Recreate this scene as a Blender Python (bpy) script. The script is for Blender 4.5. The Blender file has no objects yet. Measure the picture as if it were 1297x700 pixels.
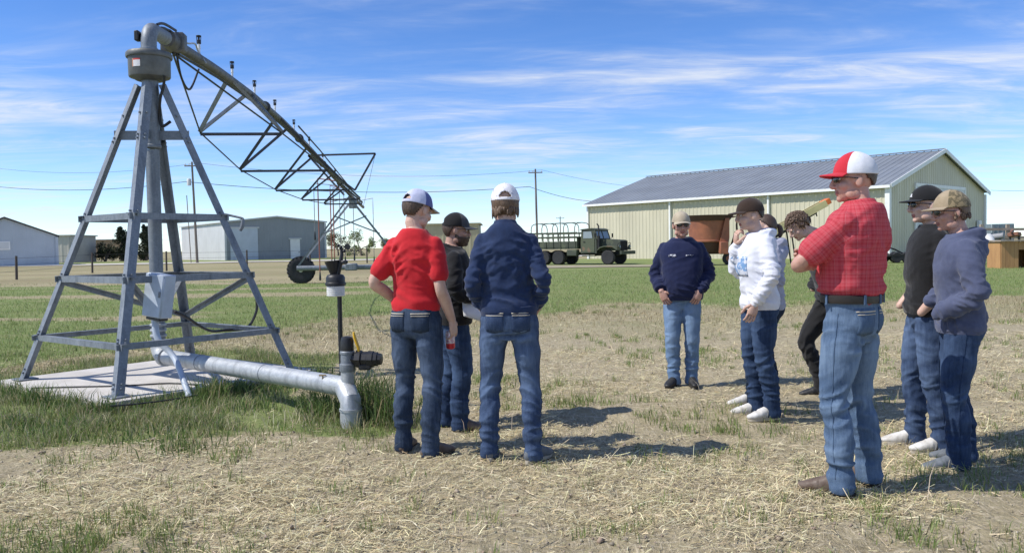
import bpy, math, random
import numpy as np
from mathutils import Vector, Matrix, Euler
from mathutils.bvhtree import BVHTree

# ------------------------------------------------------------------ camera
scene = bpy.context.scene
COL = scene.collection
PW, PH, FPX = 1297.0, 700.0, 1050.0          # the photograph's size and focal length in its pixels
CAM_H = 1.43
PITCH = math.atan(39.0 / FPX)
ROLL = 0.0175
cam_data = bpy.data.cameras.new('camera')
cam_data.sensor_width = 36.0
cam_data.lens = 36.0 * FPX / PW
cam_data.clip_start = 0.05
cam_data.clip_end = 12000.0
cam = bpy.data.objects.new('camera', cam_data)
COL.objects.link(cam)
CAM_M = (Matrix.Translation((0, 0, CAM_H)) @ Matrix.Rotation(math.pi / 2 - PITCH, 4, 'X')
         @ Matrix.Rotation(-ROLL, 4, 'Z'))
cam.matrix_world = CAM_M
scene.camera = cam

# ------------------------------------------------------------------ sky, sun, exposure
SUN_EL = math.radians(50)
SUN_AZ = math.radians(12)                    # sun stands left of the view and a little behind the camera
TO_SUN = Vector((-math.cos(SUN_EL) * math.cos(SUN_AZ), -math.cos(SUN_EL) * math.sin(SUN_AZ), math.sin(SUN_EL)))
world = bpy.data.worlds.new('World')
scene.world = world
world.use_nodes = True
wn, wl = world.node_tree.nodes, world.node_tree.links
wn.clear()
w_out = wn.new('ShaderNodeOutputWorld')
w_bg = wn.new('ShaderNodeBackground')
w_bg.inputs['Strength'].default_value = 0.15
sky = wn.new('ShaderNodeTexSky')
sky.sky_type = 'NISHITA'
sky.sun_disc = False
sky.sun_elevation = SUN_EL
sky.sun_rotation = math.atan2(TO_SUN.x, TO_SUN.y)
sky.altitude = 1400
sky.air_density = 0.8
sky.dust_density = 0.0
sky.ozone_density = 3.0


def wnode(kind, **kw):
    n = wn.new(kind)
    for k, v in kw.items():
        setattr(n, k, v)
    return n


def wmath(op, a, b=None, clamp=False):
    n = wnode('ShaderNodeMath', operation=op)
    n.use_clamp = clamp
    for i, v in enumerate((a, b)):
        if v is None:
            continue
        if isinstance(v, (int, float)):
            n.inputs[i].default_value = v
        else:
            wl.new(v, n.inputs[i])
    return n.outputs[0]


# cirrus: noise on a flat cloud deck high above the plain, looked up by view direction
w_tc = wnode('ShaderNodeTexCoord')
w_sep = wnode('ShaderNodeSeparateXYZ')
wl.new(w_tc.outputs['Generated'], w_sep.inputs[0])
zden = wmath('ADD', wmath('MAXIMUM', w_sep.outputs['Z'], 0.0), 0.07)
cu = wmath('DIVIDE', w_sep.outputs['X'], zden)
cv = wmath('DIVIDE', w_sep.outputs['Y'], zden)
w_comb = wnode('ShaderNodeCombineXYZ')
wl.new(cu, w_comb.inputs[0])
wl.new(cv, w_comb.inputs[1])


def cloud_layer(scale, rot, loc, detail, rough, dist, lo, hi):
    mp = wnode('ShaderNodeMapping')
    mp.inputs['Scale'].default_value = scale
    mp.inputs['Rotation'].default_value = (0, 0, rot)
    mp.inputs['Location'].default_value = loc
    wl.new(w_comb.outputs[0], mp.inputs['Vector'])
    nz = wnode('ShaderNodeTexNoise')
    nz.inputs['Scale'].default_value = 1.0
    nz.inputs['Detail'].default_value = detail
    nz.inputs['Roughness'].default_value = rough
    nz.inputs['Distortion'].default_value = dist
    wl.new(mp.outputs[0], nz.inputs['Vector'])
    mr = wnode('ShaderNodeMapRange')
    mr.interpolation_type = 'SMOOTHSTEP'
    mr.inputs['From Min'].default_value = lo
    mr.inputs['From Max'].default_value = hi
    wl.new(nz.outputs['Fac'], mr.inputs['Value'])
    return mr.outputs[0]


c_big = cloud_layer((0.38, 0.95, 1), 0.10, (3.1, 1.15, 0), 7, 0.6, 0.9, 0.40, 0.75)
c_fine = cloud_layer((1.2, 2.6, 1), -0.18, (7.3, 2.2, 0), 8, 0.62, 1.4, 0.34, 0.74)
c_mask = wmath('MULTIPLY', c_big, wmath('ADD', wmath('MULTIPLY', c_fine, 0.85), 0.25), clamp=True)
c_hor = wnode('ShaderNodeMapRange')
c_hor.interpolation_type = 'SMOOTHSTEP'
c_hor.inputs['From Min'].default_value = 0.30
c_hor.inputs['From Max'].default_value = 0.02
c_hor.inputs['To Min'].default_value = 0.0
c_hor.inputs['To Max'].default_value = 0.22
wl.new(w_sep.outputs['Z'], c_hor.inputs['Value'])
c_all = wmath('ADD', c_mask, wmath('MULTIPLY', c_hor.outputs[0], wmath('ADD', c_fine, 0.2)), clamp=True)
w_hsv = wnode('ShaderNodeHueSaturation')
w_hsv.inputs['Saturation'].default_value = 1.22
w_hsv.inputs['Hue'].default_value = 0.509
w_hsv.inputs['Value'].default_value = 1.0
wl.new(sky.outputs[0], w_hsv.inputs['Color'])
w_mix = wnode('ShaderNodeMixRGB')
w_mix.inputs['Color2'].default_value = (4.3, 4.55, 5.0, 1)
wl.new(c_all, w_mix.inputs['Fac'])
wl.new(w_hsv.outputs[0], w_mix.inputs['Color1'])
wl.new(w_mix.outputs[0], w_bg.inputs['Color'])
wl.new(w_bg.outputs[0], w_out.inputs[0])

sun_data = bpy.data.lights.new('sun', 'SUN')
sun_data.energy = 3.9
sun_data.angle = math.radians(0.5)
sun_data.color = (1.0, 0.955, 0.89)
sun = bpy.data.objects.new('sun', sun_data)
COL.objects.link(sun)
sun.rotation_euler = TO_SUN.to_track_quat('Z', 'Y').to_euler()
sun.location = (-30, -8, 40)

scene.view_settings.view_transform = 'Standard'
scene.view_settings.look = 'None'
scene.view_settings.exposure = 0.36
scene.view_settings.gamma = 1.0
scene.view_settings.use_curve_mapping = False

# ------------------------------------------------------------------ pixels to places
_R = CAM_M.to_3x3()


def ray(px, py):
    return (_R @ Vector((px - PW / 2, PH / 2 - py, -FPX)))


def P(px, py, Y):
    """point seen at pixel (px, py), Y metres out"""
    d = ray(px, py)
    t = Y / d.y
    return Vector((d.x * t, Y, CAM_H + d.z * t))


def G(px, py, z=0.0):
    """point on the level z seen at pixel (px, py)"""
    d = ray(px, py)
    t = (z - CAM_H) / d.z
    return Vector((d.x * t, d.y * t, z))


# ------------------------------------------------------------------ numpy noise
def _hash(i, j, k, seed):
    h = (i * 73856093) ^ (j * 19349663) ^ (k * 83492791) ^ (seed * 2654435761 & 0x7fffffff)
    h = (h ^ (h >> 13)) * 1274126177 & 0x7fffffff
    h = (h ^ (h >> 16)) * 668265263 & 0x7fffffff
    return ((h ^ (h >> 15)) & 0xffff) / 32767.5 - 1.0


def vnoise(p, seed=0):
    p = np.asarray(p, float)
    i = np.floor(p).astype(np.int64)
    f = p - i
    f = f * f * f * (f * (f * 6 - 15) + 10)
    out = 0
    for a in (0, 1):
        wx = f[:, 0] if a else 1 - f[:, 0]
        for b in (0, 1):
            wy = f[:, 1] if b else 1 - f[:, 1]
            for c in (0, 1):
                wz = f[:, 2] if c else 1 - f[:, 2]
                out = out + wx * wy * wz * _hash(i[:, 0] + a, i[:, 1] + b, i[:, 2] + c, seed)
    return out


def fbm(p, oct=4, seed=0, gain=0.5):
    p = np.asarray(p, float)
    a, s, t = 1.0, 0, 0
    for o in range(oct):
        s = s + a * vnoise(p * (2 ** o) + o * 17.3, seed + o)
        t += a
        a *= gain
    return s / t


def sstep(a, b, x):
    t = np.clip((x - a) / (b - a), 0, 1)
    return t * t * (3 - 2 * t)


# ------------------------------------------------------------------ objects
def prop(o, label=None, cat=None, group=None, kind=None):
    if label:
        o['label'] = label
    if cat:
        o['category'] = cat
    if group:
        o['group'] = group
    if kind:
        o['kind'] = kind
    return o


def thing(name, label, cat, loc=(0, 0, 0), rz=0.0, group=None):
    o = bpy.data.objects.new(name, None)
    o.empty_display_size = 0.2
    COL.objects.link(o)
    o.matrix_basis = Matrix.Translation(loc) @ Matrix.Rotation(rz, 4, 'Z')
    return prop(o, label, cat, group)


def root_matrix(o):
    m = o.matrix_basis.copy()
    while o.parent:
        o = o.parent
        m = o.matrix_basis @ m
    return m


def link(name, me, mat=None, parent=None):
    o = bpy.data.objects.new(name, me)
    COL.objects.link(o)
    if mat is not None:
        for m in (mat if isinstance(mat, (list, tuple)) else [mat]):
            me.materials.append(m)
    if parent:
        o.parent = parent
    return o


class MB:
    """collects shapes for one mesh"""

    def __init__(self):
        self.v, self.f, self.m = [], [], []
        self.mi = 0

    def add(self, vs, fs, mi=None):
        o = len(self.v)
        self.v += [tuple(p) for p in vs]
        self.f += [tuple(i + o for i in q) for q in fs]
        self.m += [self.mi if mi is None else mi] * len(fs)
        return self

    def box(self, c, s, rot=None):
        hx, hy, hz = s[0] / 2, s[1] / 2, s[2] / 2
        vs = [Vector((x, y, z)) for x in (-hx, hx) for y in (-hy, hy) for z in (-hz, hz)]
        if rot is not None:
            vs = [rot @ p for p in vs]
        c = Vector(c)
        return self.add([p + c for p in vs], [(0, 1, 3, 2), (4, 6, 7, 5), (0, 4, 5, 1), (2, 3, 7, 6), (0, 2, 6, 4), (1, 5, 7, 3)])

    def bbox(self, c, s, b=0.01, rot=None):
        """box with chamfered edges"""
        c = Vector(c)
        h = Vector(s) / 2
        b = min(b, min(h) * 0.9)
        vs, idx = [], {}
        for sx in (-1, 1):
            for sy in (-1, 1):
                for sz in (-1, 1):
                    for ax in range(3):
                        p = Vector((sx * h.x, sy * h.y, sz * h.z))
                        for a2 in range(3):
                            if a2 != ax:
                                p[a2] -= (sx, sy, sz)[a2] * b
                        idx[(sx, sy, sz, ax)] = len(vs)
                        vs.append(p)
        fs = []
        for ax in range(3):
            o1, o2 = [(1, 2), (2, 0), (0, 1)][ax]
            for s_ in (-1, 1):
                def k(a, b_):
                    q = [0, 0, 0]
                    q[ax] = s_
                    q[o1] = a
                    q[o2] = b_
                    return idx[(q[0], q[1], q[2], ax)]
                q = [k(-1, -1), k(1, -1), k(1, 1), k(-1, 1)]
                fs.append(q if s_ > 0 else q[::-1])
        for ax in range(3):
            o1, o2 = [(1, 2), (2, 0), (0, 1)][ax]
            for a in (-1, 1):
                for b_ in (-1, 1):
                    def k(s_, w):
                        q = [0, 0, 0]
                        q[ax] = s_
                        q[o1] = a
                        q[o2] = b_
                        return idx[(q[0], q[1], q[2], w)]
                    q = [k(-1, o1), k(1, o1), k(1, o2), k(-1, o2)]
                    fs.append(q if a * b_ < 0 else q[::-1])
        for sx in (-1, 1):
            for sy in (-1, 1):
                for sz in (-1, 1):
                    q = [idx[(sx, sy, sz, 0)], idx[(sx, sy, sz, 1)], idx[(sx, sy, sz, 2)]]
                    fs.append(q if sx * sy * sz > 0 else q[::-1])
        if rot is not None:
            vs = [rot @ p for p in vs]
        return self.add([p + c for p in vs], fs)

    def tube(self, path, rad, seg=10, caps=True, up=None, power=2.0, samples=0):
        path = [Vector(p) for p in path]
        n = len(path)
        if not isinstance(rad, (list, tuple)):
            rad = [rad] * n
        rad = [r if isinstance(r, (list, tuple)) else (r, r) for r in rad]
        if samples:
            path, rad = spline(path, rad, samples)
            n = len(path)
        tang = []
        for i in range(n):
            a, b = path[max(i - 1, 0)], path[min(i + 1, n - 1)]
            t = (b - a)
            tang.append(t.normalized() if t.length > 1e-9 else Vector((0, 0, 1)))
        u = Vector(up) if up is not None else (Vector((1, 0, 0)) if abs(tang[0].x) < 0.9 else Vector((0, 1, 0)))
        vs = []
        for i in range(n):
            t = tang[i]
            u = (u - t * u.dot(t))
            if u.length < 1e-6:
                u = t.orthogonal()
            u.normalize()
            w = t.cross(u)
            for k in range(seg):
                a = 2 * math.pi * k / seg
                ca, sa = math.cos(a), math.sin(a)
                if power != 2.0:
                    ca = math.copysign(abs(ca) ** (2 / power), ca)
                    sa = math.copysign(abs(sa) ** (2 / power), sa)
                vs.append(path[i] + u * (ca * rad[i][0]) + w * (sa * rad[i][1]))
        fs = []
        for i in range(n - 1):
            for k in range(seg):
                k2 = (k + 1) % seg
                fs.append((i * seg + k, i * seg + k2, (i + 1) * seg + k2, (i + 1) * seg + k))
        if caps:
            fs.append(tuple(range(seg))[::-1])
            fs.append(tuple((n - 1) * seg + k for k in range(seg)))
        return self.add(vs, fs)

    def limb(self, path, rad, seg=14, samples=6):
        """tube with round ends, for bodies"""
        path = [Vector(p) for p in path]
        r0 = rad[0] if not isinstance(rad[0], tuple) else sum(rad[0]) / 2
        r1 = rad[-1] if not isinstance(rad[-1], tuple) else sum(rad[-1]) / 2
        self.ell(path[0], (r0 * .98,) * 3)
        self.ell(path[-1], (r1 * .98,) * 3)
        return self.tube(path, rad, seg, samples=samples)

    def ell(self, c, r, seg=14, rings=9, rot=None):
        c = Vector(c)
        vs = [Vector((0, 0, -r[2]))]
        for i in range(1, rings):
            th = math.pi * i / rings
            for k in range(seg):
                ph = 2 * math.pi * k / seg
                vs.append(Vector((r[0] * math.sin(th) * math.cos(ph), r[1] * math.sin(th) * math.sin(ph), -r[2] * math.cos(th))))
        vs.append(Vector((0, 0, r[2])))
        fs = [(0, 1 + (k + 1) % seg, 1 + k) for k in range(seg)]
        for i in range(rings - 2):
            for k in range(seg):
                k2 = (k + 1) % seg
                fs.append((1 + i * seg + k, 1 + i * seg + k2, 1 + (i + 1) * seg + k2, 1 + (i + 1) * seg + k))
        b = 1 + (rings - 2) * seg
        fs += [(b + k, b + (k + 1) % seg, len(vs) - 1) for k in range(seg)]
        if rot is not None:
            vs = [rot @ p for p in vs]
        return self.add([p + c for p in vs], fs)

    def lathe(self, prof, seg=20, M=None):
        """profile [(r, z)] turned about Z, moved by M"""
        vs, fs = [], []
        for r, z in prof:
            for k in range(seg):
                a = 2 * math.pi * k / seg
                vs.append(Vector((max(r, 1e-4) * math.cos(a), max(r, 1e-4) * math.sin(a), z)))
        n = len(prof)
        for i in range(n - 1):
            for k in range(seg):
                k2 = (k + 1) % seg
                fs.append((i * seg + k, i * seg + k2, (i + 1) * seg + k2, (i + 1) * seg + k))
        fs.append(tuple(range(seg))[::-1])
        fs.append(tuple((n - 1) * seg + k for k in range(seg)))
        if M is not None:
            vs = [M @ p for p in vs]
        return self.add(vs, fs)

    def prism(self, poly, d):
        """polygon (3D points) pushed along d"""
        d = Vector(d)
        a = [Vector(p) for p in poly]
        n = len(a)
        nrm = Vector((0, 0, 0))
        for i in range(n):
            nrm += a[i].cross(a[(i + 1) % n])
        fs = [tuple(range(n)), tuple(range(2 * n - 1, n - 1, -1))] + [((i + 1) % n, i, n + i, n + (i + 1) % n) for i in range(n)]
        if nrm.dot(d) > 0:
            fs = [q[::-1] for q in fs]
        return self.add(a + [p + d for p in a], fs)

    def bar(self, a, b, w, t, up=(0, 0, 1)):
        """flat bar between two points"""
        a, b = Vector(a), Vector(b)
        d = (b - a).normalized()
        u = Vector(up) - d * Vector(up).dot(d)
        if u.length < 1e-4:
            u = d.orthogonal()
        u.normalize()
        s = d.cross(u)
        return self.prism([a + u * w / 2 + s * t / 2, a + u * w / 2 - s * t / 2, a - u * w / 2 - s * t / 2, a - u * w / 2 + s * t / 2], b - a)

    def angle(self, a, b, w, t, n1, n2):
        """L-section between two points, flanges running along n1 and n2"""
        a, b = Vector(a), Vector(b)
        d = (b - a).normalized()
        n1 = Vector(n1) - d * Vector(n1).dot(d)
        n1.normalize()
        n2 = Vector(n2) - d * Vector(n2).dot(d)
        n2 -= n1 * n2.dot(n1)
        n2.normalize()
        pts = [(0, 0), (w, 0), (w, t), (t, t), (t, w), (0, w)]
        return self.prism([a + n1 * x + n2 * y for x, y in pts], b - a)

    def build(self, name, mat=None, parent=None, world=True, smooth=None, sharp=40):
        me = bpy.data.meshes.new(name)
        vs = self.v
        if parent is not None and world:
            inv = root_matrix(parent).inverted()
            vs = [tuple(inv @ Vector(p)) for p in vs]
        me.from_pydata(vs, [], self.f)
        if any(self.m):
            me.polygons.foreach_set('material_index', self.m)
        if smooth is not False:
            me.polygons.foreach_set('use_smooth', [True] * len(self.f))
            me.set_sharp_from_angle(angle=math.radians(180 if smooth is True else sharp))
        me.update()
        return link(name, me, mat, parent)


def spline(path, rad, samples):
    n = len(path)
    out_p, out_r = [], []
    for i in range(n - 1):
        p0, p1, p2, p3 = path[max(i - 1, 0)], path[i], path[i + 1], path[min(i + 2, n - 1)]
        r0, r1, r2, r3 = rad[max(i - 1, 0)], rad[i], rad[i + 1], rad[min(i + 2, n - 1)]
        for s in range(samples):
            t = s / samples
            def cr(a, b, c, d):
                return 0.5 * (2 * b + (c - a) * t + (2 * a - 5 * b + 4 * c - d) * t * t + (3 * b - a - 3 * c + d) * t ** 3)
            out_p.append(Vector([cr(p0[k], p1[k], p2[k], p3[k]) for k in range(3)]))
            out_r.append((max(cr(r0[0], r1[0], r2[0], r3[0]), 1e-3), max(cr(r0[1], r1[1], r2[1], r3[1]), 1e-3)))
    out_p.append(path[-1])
    out_r.append(rad[-1])
    return out_p, out_r


def tri_mesh(name, V, T, mat, col=None, parent=None, smooth=False):
    """large triangle mesh from arrays"""
    me = bpy.data.meshes.new(name)
    n, m = len(V), len(T)
    me.vertices.add(n)
    me.vertices.foreach_set('co', np.asarray(V, np.float32).ravel())
    me.loops.add(m * 3)
    me.loops.foreach_set('vertex_index', np.asarray(T, np.int32).ravel())
    me.polygons.add(m)
    me.polygons.foreach_set('loop_start', np.arange(0, m * 3, 3, dtype=np.int32))
    me.update(calc_edges=True)
    me.validate()
    if smooth:
        me.polygons.foreach_set('use_smooth', np.ones(m, bool))
    if col is not None:
        at = me.color_attributes.new('tint', 'FLOAT_COLOR', 'POINT')
        c4 = np.ones((n, 4), np.float32)
        c4[:, :3] = col
        at.data.foreach_set('color', c4.ravel())
    return link(name, me, mat, parent)


# ------------------------------------------------------------------ materials
class NT:
    def __init__(self, name):
        self.mat = bpy.data.materials.new(name)
        self.mat.use_nodes = True
        self.n = self.mat.node_tree.nodes
        self.l = self.mat.node_tree.links
        self.n.clear()
        self.out = self.n.new('ShaderNodeOutputMaterial')
        self.b = self.n.new('ShaderNodeBsdfPrincipled')
        self.l.new(self.b.outputs[0], self.out.inputs[0])
        self.tc = self.n.new('ShaderNodeTexCoord')

    def set(self, sock, v):
        if isinstance(v, (int, float)):
            self.b.inputs[sock].default_value = v
        elif isinstance(v, (tuple, list)):
            self.b.inputs[sock].default_value = (*v, 1) if len(v) == 3 else v
        else:
            self.l.new(v, self.b.inputs[sock])

    def mapped(self, scale=(1, 1, 1), coord='Object', rot=(0, 0, 0), loc=(0, 0, 0)):
        m = self.n.new('ShaderNodeMapping')
        m.inputs['Scale'].default_value = scale
        m.inputs['Rotation'].default_value = rot
        m.inputs['Location'].default_value = loc
        src = coord if not isinstance(coord, str) else self.tc.outputs[coord]
        self.l.new(src, m.inputs['Vector'])
        return m.outputs[0]

    def noise(self, scale, detail=4, rough=0.55, vec=None, dist=0.0):
        t = self.n.new('ShaderNodeTexNoise')
        t.inputs['Scale'].default_value = scale
        t.inputs['Detail'].default_value = detail
        t.inputs['Roughness'].default_value = rough
        t.inputs['Distortion'].default_value = dist
        self.l.new(vec if vec is not None else self.tc.outputs['Object'], t.inputs['Vector'])
        return t.outputs['Fac']

    def ramp(self, fac, lo, hi, a=0.0, b=1.0):
        m = self.n.new('ShaderNodeMapRange')
        m.inputs['From Min'].default_value = lo
        m.inputs['From Max'].default_value = hi
        m.inputs['To Min'].default_value = a
        m.inputs['To Max'].default_value = b
        self.l.new(fac, m.inputs['Value'])
        return m.outputs[0]

    def mix(self, fac, a, b, mode='MIX'):
        m = self.n.new('ShaderNodeMixRGB')
        m.blend_type = mode
        for s, v in (('Fac', fac), ('Color1', a), ('Color2', b)):
            if isinstance(v, (int, float)):
                m.inputs[s].default_value = v
            elif isinstance(v, (tuple, list)):
                m.inputs[s].default_value = (*v[:3], 1)
            else:
                self.l.new(v, m.inputs[s])
        return m.outputs[0]

    def math(self, op, a, b=0.0, clamp=False):
        m = self.n.new('ShaderNodeMath')
        m.operation = op
        m.use_clamp = clamp
        for i, v in enumerate((a, b)):
            if isinstance(v, (int, float)):
                m.inputs[i].default_value = v
            else:
                self.l.new(v, m.inputs[i])
        return m.outputs[0]

    def bump(self, h, strength=0.3, dist=0.01):
        b = self.n.new('ShaderNodeBump')
        b.inputs['Strength'].default_value = strength
        b.inputs['Distance'].default_value = dist
        self.l.new(h, b.inputs['Height'])
        self.l.new(b.outputs[0], self.b.inputs['Normal'])

    def attr(self, name):
        a = self.n.new('ShaderNodeAttribute')
        a.attribute_name = name
        return a


def simple(name, c, rough=0.6, metal=0.0, var=0.25, scale=6.0, bump=0.0, bscale=60.0, c2=None, stretch=(1, 1, 1), spec=0.5, lo=0.35, hi=0.7):
    t = NT(name)
    vec = t.mapped(stretch)
    n1 = t.noise(scale, 5, 0.6, vec)
    if c2 is None:
        c2 = tuple(x * (1 - var) for x in c)
        c = tuple(min(x * (1 + var * .4), 1) for x in c)
    t.set('Base Color', t.mix(t.ramp(n1, lo, hi), c, c2))
    t.set('Roughness', t.ramp(t.noise(scale * 2.3, 3, .5, vec), .3, .7, max(rough - .08, .02), min(rough + .08, 1)))
    t.set('Metallic', metal)
    t.set('Specular IOR Level', spec)
    if bump:
        t.bump(t.noise(bscale, 4, .6, vec), bump, 0.01)
    return t.mat




def galvanised(name, a, b, rust=.35, rough=.5):
    """zinc coat: spangle, run-down stains, a little rust"""
    t = NT(name)
    vo = t.n.new('ShaderNodeTexVoronoi')
    vo.inputs['Scale'].default_value = 55
    t.l.new(t.tc.outputs['Object'], vo.inputs['Vector'])
    sp_ = t.n.new('ShaderNodeSeparateColor')
    t.l.new(vo.outputs['Color'], sp_.inputs[0])
    st = t.noise(1, 6, .62, t.mapped((13, 13, 1.6)))
    bl = t.noise(4.5, 5, .6)
    c = t.mix(t.ramp(sp_.outputs[0], 0, 1, .2, .8), a, b)
    c = t.mix(t.ramp(st, .48, .74, 0, .75), c, tuple(x * .55 for x in b))
    c = t.mix(t.ramp(bl, .56, .72, 0, .6), c, tuple(min(1, x * 1.25) for x in a))
    c = t.mix(t.math('MULTIPLY', t.ramp(t.noise(9, 6, .7), .60, .72), rust, clamp=True), c, (.20, .12, .075))
    t.set('Base Color', c)
    t.set('Roughness', t.ramp(bl, .3, .7, rough - .1, rough + .12))
    t.set('Metallic', .3)
    t.bump(t.noise(60, 4, .6), .08, .01)
    return t.mat


M_GALV = galvanised('galvanised_steel', (.26, .285, .31), (.17, .195, .225), rough=.58)
M_GALV_L = galvanised('galvanised_pipe', (.50, .52, .53), (.36, .385, .405), .15)
M_TRUSS = simple('weathered_truss_steel', (.055, .06, .072), .6, .3, scale=5, c2=(.03, .033, .042))
M_BLACK = simple('black_plastic', (.018, .018, .02), .45, var=.3)
M_RUBBER = simple('black_rubber', (.025, .025, .027), .75, var=.3, bump=.2)
M_CABLE = simple('black_cable', (.012, .012, .014), .5)
M_BOXGREY = simple('grey_panel_paint', (.44, .50, .58), .5, scale=8, var=.12)
M_WHITEPL = simple('white_plastic', (.75, .75, .73), .5, var=.1)
M_YELLOW = simple('yellow_handle', (.75, .45, .03), .45, var=.15)
M_RED = simple('red_paint', (.6, .05, .04), .5, var=.15)
M_BRASS = simple('old_brass', (.30, .22, .12), .45, .7, var=.3, scale=30)
# ------------------------------------------------------------------ the ground
TOW = Vector((-3.89, 9.07, 0.08))            # middle of the pivot tower on its pad
TH = 0.134


def green_edge(x):
    return np.interp(x, [-14, -6.8, -5.2, -2.6, 1, 6.7, 12, 30], [8.2, 9.3, 13.2, 16.5, 18.6, 19.5, 18.5, 20])


def zones(x, y):
    """green crop, dry grass, straw litter: 0..1 each"""
    x = np.asarray(x, float)
    y = np.asarray(y, float)
    p = np.stack([x * .35, y * .35, 0 * x], 1)
    wob = fbm(p, 3, 5) * 2.2
    e = green_edge(x) + wob
    g = sstep(-0.8, 1.2, y - e)
    far_l = 1 - sstep(34, 40, y + wob * 1.5)
    far_r = 1 - sstep(75, 90, y)
    lr = sstep(-6, 4, x - 0.02 * (y - 30))
    g = g * (far_l * (1 - lr) + far_r * lr)
    rows = fbm(np.stack([x * .10 + 7, y * .62, 0 * x], 1), 3, 11)      # bare rows in the crop, left of the wheel track
    g = g * (1 - (1 - lr) * sstep(0.12, 0.40, rows) * .7)
    far_green = sstep(107, 110, y) * (1 - sstep(128, 150, y)) * .6
    g = np.maximum(g, far_green * (x < 6))
    w = weed_zone(x, y)
    g = np.maximum(g, w * .9)
    dry = sstep(-7.5, -2.5, y - e) * (1 - sstep(0, 6, y - e)) * .8
    dry = np.maximum(dry, sstep(36, 44, y) * (1 - .5 * g))
    straw = (1 - sstep(-3, 2, y - e)) * (1 - w)
    return g, dry, straw


def weed_zone(x, y):
    """the unmown grass round the pad and the supply pipe"""
    c, s = math.cos(-TH + math.pi / 4), math.sin(-TH + math.pi / 4)
    dx, dy = x - TOW.x, y - TOW.y
    u = c * dx - s * dy
    v = s * dx + c * dy
    d = np.maximum(np.abs(u), np.abs(v)) - 1.2            # distance out from the pad
    wob = fbm(np.stack([x * .9, y * .9, 0 * x], 1), 3, 31) * .5
    ring = sstep(-.25, .05, d) * (1 - sstep(.7, 1.6, d + wob))
    ax, ay, bx, by = -3.4, 8.3, -1.25, 6.75
    t = np.clip(((x - ax) * (bx - ax) + (y - ay) * (by - ay)) / ((bx - ax) ** 2 + (by - ay) ** 2), 0, 1)
    dp = np.hypot(x - ax - t * (bx - ax), y - ay - t * (by - ay))
    pipe = 1 - sstep(.25, .75, dp + wob * .8)
    front = 1 - sstep(.75, 1.3, np.hypot((x + 4.1) / 1.9, (y - 6.75) / .8) + wob * .7)
    return np.clip(np.maximum(np.maximum(ring * (x < -2.2), pipe), front), 0, 1)


def gz(x, y):
    x = np.atleast_1d(np.asarray(x, float))
    y = np.atleast_1d(np.asarray(y, float))
    z0 = 0 * x
    fade = 1 - sstep(18, 40, y)
    fine = 1 - sstep(10, 18, y)
    z = fade * .035 * fbm(np.stack([x * .7, y * .7, z0], 1), 2, 3)
    z = z + fine * .022 * fbm(np.stack([x * 3.2, y * 4.2, z0], 1), 3, 4)
    z = z + fine * .020 * np.abs(fbm(np.stack([x * 9, y * 9, z0 + .5], 1), 3, 9)) + fine * .010 * vnoise(np.stack([x * 23, y * 23, z0 + 1.5], 1), 19)
    # low ridge the drill left, running away past the group on the left
    z = z + .05 * np.exp(-((y - 6.7 - .05 * x + .3 * vnoise(np.stack([x * 1.1, z0, z0], 1), 8)) / .28) ** 2) * sstep(-.3, .4, x) * (1 - sstep(2.2, 3.2, x))
    dx, dy = x - TOW.x, y - TOW.y
    d = np.hypot(dx, dy)
    z = z * sstep(1.2, 2.4, d) - .02 * (1 - sstep(1.5, 2.1, d))
    return z


rng = np.random.default_rng(7)
M_g = NT('field_soil')
zat = M_g.attr('tint')
zsep = M_g.n.new('ShaderNodeSeparateColor')
M_g.l.new(zat.outputs['Color'], zsep.inputs[0])
fine_n = M_g.noise(34, 8, .68)
mid_n = M_g.noise(3.1, 6, .6)
big_n = M_g.noise(.55, 4, .55)
soil = M_g.mix(M_g.ramp(fine_n, .32, .7), (.20, .162, .094), (.45, .385, .235))
soil = M_g.mix(M_g.ramp(mid_n, .40, .62, 0, .55), soil, (.49, .43, .265))
strawv = M_g.mapped((9, 60, 9), rot=(0, 0, .5))
strawv2 = M_g.mapped((60, 8, 9), rot=(0, 0, .25))
sn = M_g.math('MAXIMUM', M_g.noise(1, 6, .62, strawv), M_g.noise(1, 6, .62, strawv2))
straw_c = M_g.mix(M_g.ramp(sn, .46, .68), (.31, .255, .165), (.60, .52, .36))
c_ = M_g.mix(M_g.math('MULTIPLY', zsep.outputs[2], M_g.ramp(sn, .46, .62), clamp=True), soil, straw_c)
dry_c = M_g.mix(M_g.ramp(fine_n, .3, .72), (.17, .14, .08), (.40, .34, .20))
dry_c = M_g.mix(M_g.ramp(big_n, .42, .6, 0, .6), dry_c, (.26, .235, .11))
huge_n = M_g.noise(1, 5, .6, M_g.mapped((.05, .16, 1)))
dry_c = M_g.mix(M_g.ramp(huge_n, .40, .62, 0, .75), dry_c, (.40, .35, .20))
dry_c = M_g.mix(M_g.ramp(M_g.noise(1, 5, .6, M_g.mapped((.07, .25, 1), loc=(9, 4, 0))), .50, .64, 0, .7), dry_c, (.20, .225, .085))
c_ = M_g.mix(M_g.math('MULTIPLY', zsep.outputs[1], M_g.ramp(mid_n, .3, .55), clamp=True), c_, dry_c)
gr_c = M_g.mix(M_g.ramp(fine_n, .34, .7), (.15, .20, .06), (.26, .31, .115))
gr_c = M_g.mix(M_g.ramp(big_n, .4, .65, 0, .45), gr_c, (.27, .27, .12))
gm = M_g.ramp(M_g.math('ADD', zsep.outputs[0], M_g.math('MULTIPLY', M_g.math('SUBTRACT', mid_n, .5), .9)), .30, .62)
c_ = M_g.mix(M_g.math('MINIMUM', gm, 1.0, clamp=True), c_, gr_c)
M_g.set('Base Color', c_)
M_g.set('Roughness', .95)
M_g.set('Specular IOR Level', .15)
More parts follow.
